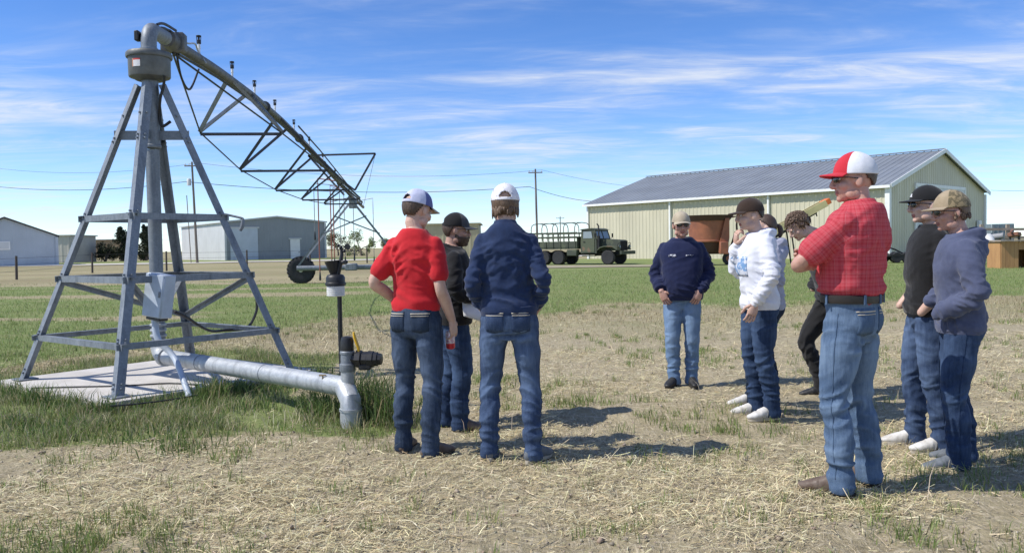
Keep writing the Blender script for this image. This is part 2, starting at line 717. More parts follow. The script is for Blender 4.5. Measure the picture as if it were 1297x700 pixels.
M_g.bump(M_g.math('ADD', M_g.math('MULTIPLY', fine_n, 1.0), M_g.math('MULTIPLY', sn, .6)), .9, .03)


def ground_sheet():
    ys = [-6.0]
    while ys[-1] < 9000:
        y = ys[-1]
        ys.append(y + (max(.022, .0062 * max(y, 0)) if y > 3.2 else .35) * (1 if y < 25 else 1.6 if y < 80 else 7))
    ys = np.array(ys)
    ss = np.linspace(-1, 1, 460)
    ss = np.sign(ss) * (np.abs(ss) * .72 + .28 * np.abs(ss) ** 5) / 1.0
    Y = np.repeat(ys, len(ss))
    half = 1.05 * np.maximum(Y, 3.5) + 3 + 20 * sstep(30, 90, Y)
    X = np.tile(ss, len(ys)) * half
    Z = gz(X, Y)
    g, d, s = zones(X, Y)
    V = np.stack([X, Y, Z], 1)
    nr, nc = len(ys), len(ss)
    i = np.arange((nr - 1) * (nc - 1))
    a = (i // (nc - 1)) * nc + i % (nc - 1)
    T = np.concatenate([np.stack([a, a + 1, a + nc + 1], 1), np.stack([a, a + nc + 1, a + nc], 1)])
    o = tri_mesh('ground', V, T, M_g.mat, np.stack([g, d, s], 1), smooth=True)
    prop(o, kind='structure')


ground_sheet()

# gravel road
M_road = simple('pale_gravel', (.66, .62, .54), .95, scale=.6, c2=(.52, .48, .40))
mb = MB()
mb.add([(-140, 92, .05), (8, 98, .05), (60, 101, .05), (60, 108, .05), (8, 106.5, .05), (-140, 104, .05)], [(0, 1, 4, 5), (1, 2, 3, 4)])
prop(mb.build('road', M_road, smooth=False), kind='structure')
mb = MB()
tp = [(G(690, 340), G(690, 336.5)), (G(760, 338.8), G(760, 336)), (G(835, 338), G(835, 335.6)), (G(905, 336), G(905, 334.3))]
mb.add([(q.x, q.y, .03) for a in tp for q in a], [(0, 2, 3, 1), (2, 4, 5, 3), (4, 6, 7, 5)])
prop(mb.build('path', simple('bare_track', (.36, .31, .22), .95, scale=2, c2=(.24, .22, .12)), smooth=False), kind='structure')

# ------------------------------------------------------------------ concrete pad
M_CONC = simple('pale_concrete', (.60, .57, .52), .9, scale=3, c2=(.46, .43, .385), bump=.25, bscale=50)


def tow(k, s, z):
    d = {'R': (math.cos(TH), math.sin(TH)), 'L': (-math.cos(TH), -math.sin(TH)), 'N': (math.sin(TH), -math.cos(TH)), 'B': (-math.sin(TH), math.cos(TH))}[k]
    a = 1.446 * s
    return Vector((TOW.x + a * d[0], TOW.y + a * d[1], z))


mb = MB()
mb.prism([tow(k, 1.17, -.12) for k in 'NRBL'], (0, 0, .20))
prop(mb.build('concrete_pad', M_CONC, smooth=False), kind='structure')

# ------------------------------------------------------------------ grass, straw and weeds on the ground
M_blade = NT('grass_blade')
_a = M_blade.attr('tint')
M_blade.set('Base Color', _a.outputs['Color'])
M_blade.set('Roughness', .6)
M_blade.set('Specular IOR Level', .25)
_tr = M_blade.n.new('ShaderNodeBsdfTranslucent')
M_blade.l.new(_a.outputs['Color'], _tr.inputs['Color'])
_mx = M_blade.n.new('ShaderNodeMixShader')
_mx.inputs[0].default_value = .3
M_blade.l.new(M_blade.b.outputs[0], _mx.inputs[1])
M_blade.l.new(_tr.outputs[0], _mx.inputs[2])
M_blade.l.new(_mx.outputs[0], M_blade.out.inputs[0])
M_straw = NT('straw_piece')
_a = M_straw.attr('tint')
M_straw.set('Base Color', _a.outputs['Color'])
M_straw.set('Roughness', .7)
M_straw.set('Specular IOR Level', .3)


def blades(name, pts, h, w, lean, cols, mat, label, cat):
    """five-point bent blades"""
    n = len(pts)
    az = rng.uniform(0, 2 * np.pi, n)
    la = rng.uniform(0, 2 * np.pi, n)
    side = np.stack([np.cos(az), np.sin(az), 0 * az], 1) * (w / 2)[:, None]
    ld = np.stack([np.cos(la), np.sin(la), 0 * la], 1) * (lean * h)[:, None]
    up = np.zeros((n, 3))
    up[:, 2] = h
    b0, b1 = pts - side, pts + side
    m = pts + up * .6 + ld * .32
    m0, m1 = m - side * .75, m + side * .75
    tip = pts + up * np.sqrt(np.clip(1 - lean ** 2 * .5, .1, 1))[:, None] + ld
    V = np.stack([b0, b1, m0, m1, tip], 1).reshape(-1, 3)
    k = np.arange(n)[:, None] * 5
    T = np.concatenate([k + np.array([[0, 1, 3]]), k + np.array([[0, 3, 2]]), k + np.array([[2, 3, 4]])], 0)
    o = tri_mesh(name, V, T, mat, np.repeat(cols, 5, 0))
    return prop(o, label, cat, kind='stuff')


def on_ground(x, y, dz=0.0):
    return np.stack([x, y, gz(x, y) + dz], 1)


def in_view(n, y0, y1, power=1.0, margin=1.06):
    """points spread over the field of view, denser near the camera for power > 1"""
    u = rng.uniform(0, 1, n)
    y = y0 * (y1 / y0) ** (u ** power)
    x = rng.uniform(-1, 1, n) * (y * .63 * margin + .3)
    return x, y


def tint(base, var, n):
    base = np.array(base)
    i = rng.integers(0, len(base), n)
    c = base[i] * rng.uniform(1 - var, 1 + var, (n, 1))
    return c * rng.uniform(.93, 1.07, (n, 3))


# straw litter
x, y = in_view(700000, 3.0, 20, 1.0, 1.4)
g, d, s = zones(x, y)
dens = fbm(np.stack([x * 1.1, y * 1.1, 0 * x], 1), 3, 21)
keep = rng.uniform(0, 1, len(x)) < np.clip(s * (.42 + 1.1 * dens) + .10 * d, .03, 1)
x, y = x[keep], y[keep]
n = len(x)
L = rng.gamma(1.5, .022, n).clip(.006, .13) * (1 + .02 * y)
Wd = rng.gamma(2.2, .00075, n).clip(.0008, .004) * (1 + .05 * y)
az = rng.normal(.25, .9, n)
tilt = rng.normal(0, .16, n)
tilt[rng.uniform(0, 1, n) < .04] += .7
c = on_ground(x, y, .006) + np.stack([0 * x, 0 * x, np.abs(np.sin(tilt)) * L / 2 + rng.uniform(0, .012, n)], 1)
dv = np.stack([np.cos(az) * np.cos(tilt), np.sin(az) * np.cos(tilt), np.sin(tilt)], 1) * (L / 2)[:, None]
sv = np.stack([-np.sin(az), np.cos(az), rng.uniform(-.6, .6, n)], 1) * (Wd / 2)[:, None]
bow = np.zeros((n, 3))
bow[:, 2] = rng.uniform(-.08, .14, n) * L
V = np.stack([c - dv - sv, c - dv + sv, c + bow - sv, c + bow + sv, c + dv - sv, c + dv + sv], 1).reshape(-1, 3)
k = np.arange(n)[:, None] * 6
T = np.concatenate([k + np.array([q]) for q in ([0, 2, 1], [1, 2, 3], [2, 4, 3], [3, 4, 5])], 0)
cols = tint([(.67, .585, .345), (.57, .485, .27), (.73, .66, .43), (.43, .345, .185), (.61, .54, .345)], .22, n)
prop(tri_mesh('straw_litter', V, T, M_straw.mat, np.repeat(cols, 6, 0)), 'pale broken straw strewn over the bare field', 'straw', kind='stuff')

GREENS = [(.15, .215, .055), (.19, .26, .075), (.115, .17, .042), (.225, .25, .095)]
# short sprouts among the straw
cx, cy = in_view(6200, 3.2, 19, 1.0, 1.4)
g, d, s = zones(cx, cy)
patch = fbm(np.stack([cx * .55, cy * .8, 0 * cx], 1), 3, 41)
keep = rng.uniform(0, 1, len(cx)) < np.clip(.40 + 1.9 * patch, .06, 1) * (1 - .7 * g)
cx, cy = cx[keep], cy[keep]
nb = rng.integers(8, 34, len(cx))
idx = np.repeat(np.arange(len(cx)), nb)
sz = rng.uniform(.5, 1.35, len(cx))[idx]
x = cx[idx] + rng.normal(0, .045, len(idx)) * sz
y = cy[idx] + rng.normal(0, .045, len(idx)) * sz
n = len(x)
blades('grass_sprouts', on_ground(x, y), rng.uniform(.035, .10, n) * sz, rng.uniform(.0025, .005, n) * (1 + .04 * y), rng.uniform(.15, .9, n),
       tint([tuple(v * 1.25 for v in c) for c in GREENS] + [(.34, .31, .15)], .25, n), M_blade.mat, 'short green sprouts scattered among the straw', 'grass')

# the crop: short green rows
x, y = in_view(330000, 8.5, 46, 1.0, 1.12)
g, d, s = zones(x, y)
keep = rng.uniform(0, 1, len(x)) < .6 * g ** 1.4 * (1 - weed_zone(x, y))
x, y = x[keep], y[keep]
n = len(x)
blades('crop_grass', on_ground(x, y), rng.uniform(.025, .075, n) * (1 + .004 * y), rng.uniform(.003, .006, n) * (.6 + .05 * y), rng.uniform(.1, .8, n),
       tint([tuple(v * 1.3 for v in c) for c in GREENS] + [(.24, .29, .10), (.36, .34, .18)], .28, n), M_blade.mat, 'short green crop grass growing over the field', 'grass')

# dry grass between straw and crop
x, y = in_view(90000, 8, 40, 1.0, 1.1)
g, d, s = zones(x, y)
keep = rng.uniform(0, 1, len(x)) < d * .85 * (1 - .6 * g)
x, y = x[keep], y[keep]
n = len(x)
blades('dry_grass', on_ground(x, y), rng.uniform(.03, .11, n), rng.uniform(.003, .006, n) * (.6 + .06 * y), rng.uniform(.2, 1.0, n),
       tint([(.34, .28, .16), (.26, .21, .115), (.40, .34, .20), (.17, .16, .065)], .25, n), M_straw.mat, 'dry tan grass between the straw and the green crop', 'grass')

# unmown grass round the pad and pipe
x = rng.uniform(-8.0, -.6, 200000)
y = rng.uniform(5.6, 12.5, 200000)
w = weed_zone(x, y)
clump = fbm(np.stack([x * 2.6, y * 2.6, 0 * x], 1), 3, 51)
keep = rng.uniform(0, 1, len(x)) < np.clip(w * (.24 + 1.0 * clump), 0, 1)
x, y, w, clump = x[keep], y[keep], w[keep], clump[keep]
n = len(x)
h = rng.uniform(.035, .115, n) * (.75 + .9 * np.clip(clump, 0, 1)) * (.5 + .6 * w)
cols = tint([tuple(v * 1.15 for v in c) for c in GREENS] + [(.22, .24, .10), (.42, .37, .22), (.48, .42, .27), (.36, .33, .18)], .25, n)
blades('unmown_grass', on_ground(x, y), h, rng.uniform(.003, .007, n), rng.uniform(.2, 1.0, n), cols, M_blade.mat,
       'unmown green grass with dead blades around the concrete pad', 'grass')
# tall coarse clumps
tc = [(470, 530, .46, 420, .17), (490, 538, .38, 260, .14), (462, 536, .3, 200, .08), (415, 530, .26, 260, .14), (400, 522, .26, 170, .15),
      (272, 505, .28, 260, .15), (292, 497, .2, 150, .14), (345, 498, .18, 150, .2), (240, 515, .16, 150, .2), (315, 520, .15, 120, .2),
      (120, 545, .11, 160, .3), (60, 548, .12, 160, .3), (180, 560, .10, 140, .3), (20, 540, .14, 160, .3), (250, 540, .11, 140, .3), (230, 575, .10, 140, .22)]
xs, ys, hs = [], [], []
for ka, kb in (('L', 'N'), ('N', 'R')):
    pa, pb = tow(ka, 1.22, 0), tow(kb, 1.22, 0)
    for i in range(26):
        q = pa.lerp(pb, (i + rng.uniform(-.4, .4)) / 25)
        nn = int(rng.integers(25, 90))
        xs.append(q.x + rng.normal(0, .07, nn))
        ys.append(q.y + rng.normal(0, .07, nn) - .05)
        hs.append(rng.uniform(.4, 1.1, nn) * rng.uniform(.10, .24))
for px, py, hh, nn, sp in tc:
    q = G(px, py)
    xs.append(q.x + rng.normal(0, sp * .6, nn))
    ys.append(q.y + rng.normal(0, sp * .6, nn))
    hs.append(rng.uniform(.45, 1.1, nn) * hh)
x, y, h = np.concatenate(xs), np.concatenate(ys), np.concatenate(hs)
n = len(x)
blades('tall_grass', on_ground(x, y), h, rng.uniform(.006, .011, n), rng.uniform(.1, .85, n), tint([(.11, .18, .05), (.15, .225, .062), (.09, .15, .042), (.20, .24, .085), (.40, .35, .20)], .25, n),
       M_blade.mat, 'tall coarse green grass clumps at the pipe and pad', 'grass')
# bleached dead stalks
q = [G(560 + 10 * i, 700 - 5) for i in range(1)]
x = rng.uniform(-6.5, 6.5, 900)
y = rng.uniform(4, 12, 900)
keep = rng.uniform(0, 1, 900) < .35
x, y = np.concatenate([x[keep], rng.normal(-1.6, .5, 130), rng.normal(-2.6, .5, 160)]), np.concatenate([y[keep], rng.normal(6.5, .22, 130), rng.normal(7.3, .4, 160)])
n = len(x)
blades('dead_stalks', on_ground(x, y), rng.uniform(.05, .22, n), rng.uniform(.002, .005, n), rng.uniform(.2, 1.0, n), tint([(.55, .48, .33), (.48, .40, .26)], .2, n),
       M_straw.mat, 'bleached upright dead stalks in the field', 'straw')
# soil clods
n = 14000
x, y = in_view(n, 3.3, 13, 1.0)
z = gz(x, y)
r = rng.gamma(1.3, .0035, n).clip(.0025, .024)
octv = np.array([(1, 0, 0), (-1, 0, 0), (0, 1, 0), (0, -1, 0), (0, 0, 1), (0, 0, -1)], float)
octt = np.array([(0, 2, 4), (2, 1, 4), (1, 3, 4), (3, 0, 4), (2, 0, 5), (1, 2, 5), (3, 1, 5), (0, 3, 5)])
V = (octv[None] * r[:, None, None] * rng.uniform(.55, 1.25, (n, 6, 3)) + np.stack([x, y, z + r * .25], 1)[:, None])
V += rng.normal(0, .18, (n, 6, 3)) * r[:, None, None]
T = (np.arange(n)[:, None, None] * 6 + octt[None]).reshape(-1, 3)
prop(tri_mesh('soil_clods', V.reshape(-1, 3), T, M_straw.mat, np.repeat(tint([(.36, .30, .22), (.42, .36, .26), (.29, .24, .175)], .2, n), 6, 0)),
     'small grey brown soil clods lying on the field', 'soil', kind='stuff')
# ------------------------------------------------------------------ buildings far off
def wall_ribs(mb, a, b, z0, z1, n, pitch=.4, depth=.03, top=None):
    """ribbed sheet-metal wall from a to b; n points outward; top(t) gives the height"""
    a, b, n = Vector(a), Vector(b), Vector(n)
    Lw = (b - a).length
    d = (b - a) / Lw
    k = max(int(Lw / pitch), 1)
    st = []
    for i in range(k):
        s0 = i * Lw / k
        st += [(s0, 0), (s0 + Lw / k * .62, 0), (s0 + Lw / k * .72, depth), (s0 + Lw / k * .9, depth)]
    st.append((Lw, 0))
    vs = []
    for s, o in st:
        p = a + d * s + n * o
        zt = z1 if top is None else top(s / Lw)
        vs += [(p.x, p.y, z0), (p.x, p.y, zt)]
    fs = [(2 * i, 2 * i + 2, 2 * i + 3, 2 * i + 1) for i in range(len(st) - 1)]
    mb.add(vs, fs)


M_TAN = simple('tan_steel_cladding', (.56, .52, .385), .5, scale=.5, var=.14, spec=.4, stretch=(1, 1, .3))
M_ROOFB = simple('grey_blue_steel_roof', (.23, .25, .27), .45, .1, scale=.35, var=.18)
M_TRIM = simple('white_trim', (.78, .78, .76), .5, var=.08, scale=2)
M_DOORG = simple('pale_grey_door', (.62, .63, .62), .55, var=.08, scale=1)
M_DOORB = simple('pale_blue_door', (.50, .55, .62), .55, var=.08, scale=1)
M_GREYW = simple('grey_steel_cladding', (.26, .28, .30), .5, scale=.4, var=.1)
M_LGREYW = simple('light_grey_cladding', (.55, .56, .56), .5, scale=.4, var=.1)
M_WHITEW = simple('white_steel_cladding', (.42, .47, .52), .5, scale=.4, var=.1)
M_DARKTRIM = simple('dark_roof_edge', (.06, .055, .05), .6)
M_BEIGE = simple('beige_cladding', (.52, .49, .43), .7, scale=.5, var=.12)
M_BROWNW = simple('brown_weathered_cladding', (.27, .20, .12), .8, scale=.5, var=.15)
M_OLIVEW = simple('olive_tan_cladding', (.33, .31, .19), .7, scale=.5, var=.12)
M_GLASS = simple('dull_window_glass', (.30, .34, .36), .15, var=.1)


def barn():
    c0 = G(1124.5, 327.7)
    c0 = Vector((c0.x, c0.y, 0))
    phi = math.radians(48)
    fd = Vector((-math.cos(phi), math.sin(phi), 0))
    gd = Vector((math.sin(phi), math.cos(phi), 0))
    nf, ng = -gd, -fd

    def solve(px, d):
        lo, hi = 1.0, 80.0
        sg = 1 if (lambda q: q)(d.x) > 0 else -1
        for _ in range(50):
            m = (lo + hi) / 2
            q = c0 + d * m
            v = _R.inverted() @ (q - Vector((0, 0, CAM_H)))
            x = PW / 2 + FPX * v.x / -v.z
            if (x - px) * sg < 0:
                lo = m
            else:
                hi = m
        return lo
    Lf = solve(746, fd)
    Lg = solve(1246, gd)
    zE = P(1124.5, 233.5, c0.y).z
    pk = c0 + gd * Lg / 2
    zR = P(1190, 191.5, pk.y).z
    r = thing('barn', 'long tan metal barn with grey blue ribbed roof and white trim', 'barn', c0)
    mb = MB()
    wall_ribs(mb, c0 + fd * Lf, c0, -.2, zE, nf)
    mb.build('front_wall', M_TAN, r, smooth=False)
    mb = MB()
    top = lambda t: zE + (zR - zE) * (1 - abs(2 * t - 1))
    g0, g1 = c0, c0 + gd * Lg
    wall_ribs(mb, g0, c0 + gd * Lg * .5, -.2, 0, ng, top=lambda t: zE + (zR - zE) * t)
    wall_ribs(mb, c0 + gd * Lg * .5, g1, -.2, 0, ng, top=lambda t: zR + (zE - zR) * t)
    mb.build('gable_wall', M_TAN, r, smooth=False)
    mb = MB()
    wall_ribs(mb, g1, g1 + fd * Lf, -.2, zE, gd)
    mb.build('rear_wall', M_TAN, r, smooth=False)
    mb = MB()
    e0, e1 = c0 + fd * Lf, c0 + fd * Lf + gd * Lg
    mb.add([(e0.x, e0.y, -.2), (e1.x, e1.y, -.2), (e1.x, e1.y, zE), ((e0 + gd * Lg / 2).x, (e0 + gd * Lg / 2).y, zR), (e0.x, e0.y, zE)], [(0, 1, 2, 3, 4)])
    mb.build('far_gable_wall', M_TAN, r, smooth=False)
    # roof, front and rear slope
    for nm, sgn in (('roof', 1), ('rear_roof', -1)):
        mb = MB()
        ev = (c0 if sgn > 0 else g1) + (nf if sgn > 0 else gd) * .35
        rd = c0 + gd * Lg / 2
        ov = -fd * .35
        Lr = Lf + .7
        k = int(Lr / .55)
        zo = zE - .35 * (zR - zE) / (Lg / 2)
        st = []
        for i in range(k):
            s0 = i * Lr / k
            st += [(s0, .06), (s0 + Lr / k * .80, .06), (s0 + Lr / k * .85, .095), (s0 + Lr / k * .95, .095)]
        st.append((Lr, .06))
        vs = []
        for s, o in st:
            a = ev + ov + fd * s
            b = rd + ov + fd * s
            vs += [(a.x, a.y, zo + o), (b.x, b.y, zR + o)]
        mb.add(vs, [(2 * i, 2 * i + 1, 2 * i + 3, 2 * i + 2) for i in range(len(st) - 1)])
        mb.build(nm, M_ROOFB, r, smooth=False)
    mb = MB()
    a = c0 + gd * Lg / 2 - fd * .36
    mb.bar(a + Vector((0, 0, zR + .16)), a + fd * (Lf + .72) + Vector((0, 0, zR + .16)), .06, .4)
    mb.build('ridge_cap', M_ROOFB, r)
    mb = MB()
    a = c0 + nf * .42 - fd * .36 + Vector((0, 0, zE - .16))
    mb.bar(a, a + fd * (Lf + .72), .20, .16)
    mb.build('gutter', M_TRIM, r)
    for s in (0, 1):
        mb = MB()
        ee = (c0 + nf * .36 if s == 0 else g1 + gd * .36) - fd * .40 + Vector((0, 0, zE - .12))
        pk2 = c0 + gd * Lg / 2 - fd * .40 + Vector((0, 0, zR + .02))
        mb.bar(ee, pk2, .30, .06)
        mb.build('rake_trim', M_TRIM, r)
    for p, w in ((c0 + nf * .05 + ng * .05, .34), (g1 + ng * .05, .26), (c0 + fd * Lf + nf * .05, .2)):
        mb = MB()
        mb.box((p.x, p.y, zE / 2 - .2), (w, w, zE), Matrix.Rotation(-phi, 3, 'Z'))
        mb.build('corner_trim', M_TRIM, r)
    for px in (850.5, 975):
        s = solve(px, fd)
        q = c0 + fd * s + nf * .14
        mb = MB()
        mb.box((q.x, q.y, zE / 2 - .15), (.22, .14, zE - .1), Matrix.Rotation(-phi + math.pi / 2, 3, 'Z'))
        mb.build('downspout', M_TRIM, r)
    # sliding door in the gable
    s0, s1 = solve(1158, gd), solve(1220, gd)
    zd = P(1158, 236, (c0 + gd * s0).y).z
    mb = MB()
    q = c0 + gd * (s0 + s1) / 2 + ng * .10
    rot = Matrix.Rotation(math.atan2(gd.y, gd.x), 3, 'Z')
    mb.box((q.x, q.y, zd / 2), (s1 - s0 - .2, .06, zd), rot)
    dr = mb.build('sliding_door', M_DOORG, r)
    for i in range(1, 5):
        mb = MB()
        mb.box((q.x + ng.x * .05, q.y + ng.y * .05, zd * i / 5), (s1 - s0 - .3, .03, .05), rot)
        mb.build('door_rail', M_TRIM, dr)
    for s in (s0, s1):
        mb = MB()
        q2 = c0 + gd * s + ng * .11
        mb.box((q2.x, q2.y, zd / 2), (.22, .12, zd + .2), rot)
        mb.build('door_frame', M_TRIM, r)
    mb = MB()
    mb.box((q.x, q.y, zd + .12), (s1 - s0 + .1, .14, .24), rot)
    mb.build('door_header', M_TRIM, r)
    s2 = solve(1237, gd)
    q2 = c0 + gd * s2 + ng * .2
    z2 = P(1237, 285, q2.y).z
    mb = MB()
    mb.bbox((q2.x, q2.y, z2), (.55, .25, .75), .03, rot)
    mb.build('meter_box', M_TRIM, r)
    return c0, fd, gd


BARN_C, BARN_F, BARN_G = barn()


def px_of(q):
    v = _R.inverted() @ (Vector(q) - Vector((0, 0, CAM_H)))
    return PW / 2 + FPX * v.x / -v.z


def reach(p, d, px, hi=150.0):
    """how far along d from p until pixel column px"""
    lo = 0.0
    s0 = 1 if px_of(p) < px else -1
    for _ in range(60):
        m = (lo + hi) / 2
        if (px_of(p + d * m) - px) * s0 < 0:
            lo = m
        else:
            hi = m
    return lo


def gabled_hall(name, label, x0, x1, eave_y, peak_y, Y, rot, side_len, wallm, sidem, roofm):
    """rectangular hall, gable turned by rot away from the view; near left gable corner at pixel x0, depth Y"""
    a = P(x0, eave_y, Y)
    ze = a.z
    a = Vector((a.x, a.y, 0))
    u = Vector((math.cos(rot), math.sin(rot), 0))
    v = Vector((-math.sin(rot), math.cos(rot), 0))
    w = reach(a, u, x1)
    b = a + u * w
    m = a + u * w / 2
    zp = P(px_of(m), peak_y, m.y).z
    r = thing(name, label, 'building', m, rot)
    mb = MB()
    wall_ribs(mb, a, m, -.3, 0, -v, pitch=.9, top=lambda t: ze + (zp - ze) * t)
    wall_ribs(mb, m, b, -.3, 0, -v, pitch=.9, top=lambda t: zp + (ze - zp) * t)
    mb.build('gable_wall', wallm, r, smooth=False)
    for p, n_ in ((a, -u), (b, u)):
        mb = MB()
        if n_ == u:
            wall_ribs(mb, p, p + v * side_len, -.3, ze, n_, pitch=.9)
        else:
            wall_ribs(mb, p + v * side_len, p, -.3, ze, n_, pitch=.9)
        mb.build('side_wall', sidem, r, smooth=False)
    for p in (a, b):
        mb = MB()
        q0 = p - v * .3 + Vector((0, 0, ze))
        q1 = m - v * .3 + Vector((0, 0, zp))
        o_ = (q0 - q1).normalized() * .35
        mb.prism([q0 + o_, q1, q1 + Vector((0, 0, .2)), q0 + o_ + Vector((0, 0, .2))], v * (side_len + .6))
        mb.build('roof', roofm, r, smooth=False)
    for p in (a - u * .04, b + u * .04):
        mb = MB()
        mb.box(p + Vector((0, 0, ze / 2 - .1)) - v * .04, (.3, .3, ze), Matrix.Rotation(rot, 3, 'Z'))
        mb.build('corner_trim', sidem, r)
    return r, a, u, v, ze


R35 = math.radians(35)
r, a, u, v, ze = gabled_hall('workshop', 'grey metal workshop with a big pale door and a small white door', 285, 412, 281.5, 275, 122, R35, 26, M_GREYW, M_LGREYW, M_LGREYW)
for nm, x0, x1, yt in (('roller_door', 292, 327, 289), ('entry_door', 368, 380, 303)):
    s0, s1 = reach(a, u, x0), reach(a, u, x1)
    q = a + u * (s0 + s1) / 2
    zt = P(px_of(q), yt, q.y).z
    mb = MB()
    mb.box(q - v * .08 + Vector((0, 0, zt / 2)), (s1 - s0, .12, zt), Matrix.Rotation(R35, 3, 'Z'))
    d = mb.build(nm, M_DOORB if nm == 'roller_door' else M_TRIM, r)
    mb = MB()
    mb.box(q - v * .10 + Vector((0, 0, zt + .1)), (s1 - s0 + .5, .22, .2), Matrix.Rotation(R35, 3, 'Z'))
    mb.build('door_header', M_LGREYW, d)
    if nm == 'entry_door':
        mb = MB()
        mb.box(a + u * (s1 - .2) - v * .2 + Vector((0, 0, 1.0)), (.12, .1, .12), Matrix.Rotation(R35, 3, 'Z'))
        mb.build('door_handle', M_BLACK, d)
R30 = math.radians(31)
r, a, u, v, ze = gabled_hall('white_shed', 'pale blue white metal building with dark roof edge at the left', -62, 72.5, 300, 276.5, 96, R30, 14, M_WHITEW, M_WHITEW, M_DARKTRIM)
s0, s1 = reach(a, u, -6), reach(a, u, 14)
q = a + u * (s0 + s1) / 2
z0, z1 = P(px_of(q), 316.5, q.y).z, P(px_of(q), 305.5, q.y).z
mb = MB()
mb.box(q - v * .06 + Vector((0, 0, (z0 + z1) / 2)), (s1 - s0, .1, z1 - z0), Matrix.Rotation(R30, 3, 'Z'))
w = mb.build('window', M_TRIM, r)
mb = MB()
mb.box(q - v * .13 + Vector((0, 0, (z0 + z1) / 2)), (s1 - s0 - .3, .06, z1 - z0 - .3), Matrix.Rotation(R30, 3, 'Z'))
mb.build('pane', M_DOORG, w)


def block(name, label, x0, x1, y0, Y, mat, depth=8, roofm=None, cat='shed', slope=0.0):
    a, b = P(x0, y0, Y), P(x1, y0, Y)
    r = thing(name, label, cat, ((a.x + b.x) / 2, Y, 0))
    mb = MB()
    wall_ribs(mb, (a.x, Y, 0), (b.x, Y, 0), -.3, a.z, (0, -1, 0), pitch=.8)
    mb.build('front_wall', mat, r, smooth=False)
    for q, s in ((a, -1), (b, 1)):
        mb = MB()
        mb.box((q.x - s * .05, Y + depth / 2 + .05, a.z / 2 - .15), (.1, depth, a.z + .3))
        mb.build('side_wall', mat, r, smooth=False)
    mb = MB()
    mb.box(((a.x + b.x) / 2, Y + depth / 2, a.z + .08), (b.x - a.x + .5, depth + .5, .16))
    mb.build('roof', roofm or mat, r, smooth=False)
    return r


block('lean_to', 'beige lean-to behind the white building at the left', 62, 88, 299, 128, M_BEIGE, 8)
block('farm_shed', 'long low brown shed on the horizon left of the cedars', 84, 152, 304.5, 220, M_BROWNW, 10, M_LGREYW)
block('olive_shed', 'olive tan flat-roofed shed behind the bearded man', 528, 606, 285, 105, M_OLIVEW, 8)
block('store_shed', 'small brown shed seen between bearded man and navy jacket', 596, 640, 300, 112, M_BROWNW, 6)

# ------------------------------------------------------------------ utility poles and wires
M_POLE = simple('weathered_pole_wood', (.22, .19, .155), .9, scale=3, c2=(.13, .11, .09), stretch=(1, 1, .1))
M_WIRE = simple('dull_wire', (.05, .05, .055), .6)
POLE_TOP = {}


def upole(label, bx, by, tx, ty, Y, arms=1, w=2.2, extra=None):
    b = P(bx, by, Y)
    t = P(tx, ty, Y)
    r = thing('utility_pole', label, 'utility pole', (b.x, Y, 0), group='utility poles')
    mb = MB()
    mb.tube([(b.x, Y, -.4), (t.x, Y, t.z)], [.17, .11], 10)
    mb.build('pole', M_POLE, r)
    out = []
    for k in range(arms):
        zz = t.z - .5 - 1.1 * k
        mb = MB()
        mb.box((t.x, Y - .16, zz), (w, .10, .14))
        arm = mb.build('crossarm', M_POLE, r)
        for s in (-.9, -.35, .9):
            mb = MB()
            mb.lathe([(.03, 0), (.06, .08), (.05, .2), (.02, .26)], 8, Matrix.Translation((t.x + s * w / 2, Y - .16, zz + .07)))
            mb.build('insulator', M_DOORG, arm)
            out.append(Vector((t.x + s * w / 2, Y - .16, zz + .33)))
    if extra:
        mb = MB()
        mb.lathe([(.05, -.45), (.24, -.42), (.25, .3), (.2, .38), (.04, .42)], 12, Matrix.Translation((t.x - .42, Y, t.z - 2.4)))
        mb.build('transformer', M_DOORG, r)
        mb = MB()
        mb.tube([(t.x - .75, Y, t.z - 4.0), (b.x - .75, Y, .0)], .05, 8)
        mb.build('conduit', M_POLE, r)
    return out


pA = upole('tall utility pole with transformer in front of the grey workshop', 250, 333, 243, 205, 100, 1, 1.7, True)
pB = upole('utility pole with crossarm rising behind the navy quarter-zip jacket', 681, 322, 678, 214, 112, 1, 1.9)
pC = upole('small distant utility pole left of the navy jacket', 633, 318, 632, 269, 215, 1, 2.2)
pD = upole('small distant utility pole above the army truck bed', 710, 318, 709.5, 274, 225, 1, 2.2)


def wire_run(name, label, pts, sag, rad):
    mb = MB()
    for a, b in zip(pts[:-1], pts[1:]):
        a, b = Vector(a), Vector(b)
        mb.tube([a.lerp(b, t / 12) - Vector((0, 0, sag * 4 * (t / 12) * (1 - t / 12))) for t in range(13)], rad, 5)
    prop(mb.build(name, M_WIRE), label, 'wire', 'overhead wires')


wire_run('overhead_wire', 'lower overhead wire running left from the transformer pole', [P(-40, 232, 118), pA[0] - Vector((0, 0, 2.2)), pB[0] - Vector((0, 0, 2.2)), P(790, 253, 150)], 1.0, .035)
wire_run('overhead_wire', 'upper overhead wire crossing behind the truss', [P(-40, 208, 118), pA[2], pB[2], P(900, 236, 150)], 1.2, .018)
wire_run('overhead_wire', 'thin distant wire at the far right sky', [P(1255, 241, 90), P(1310, 241, 90)], .05, .02)

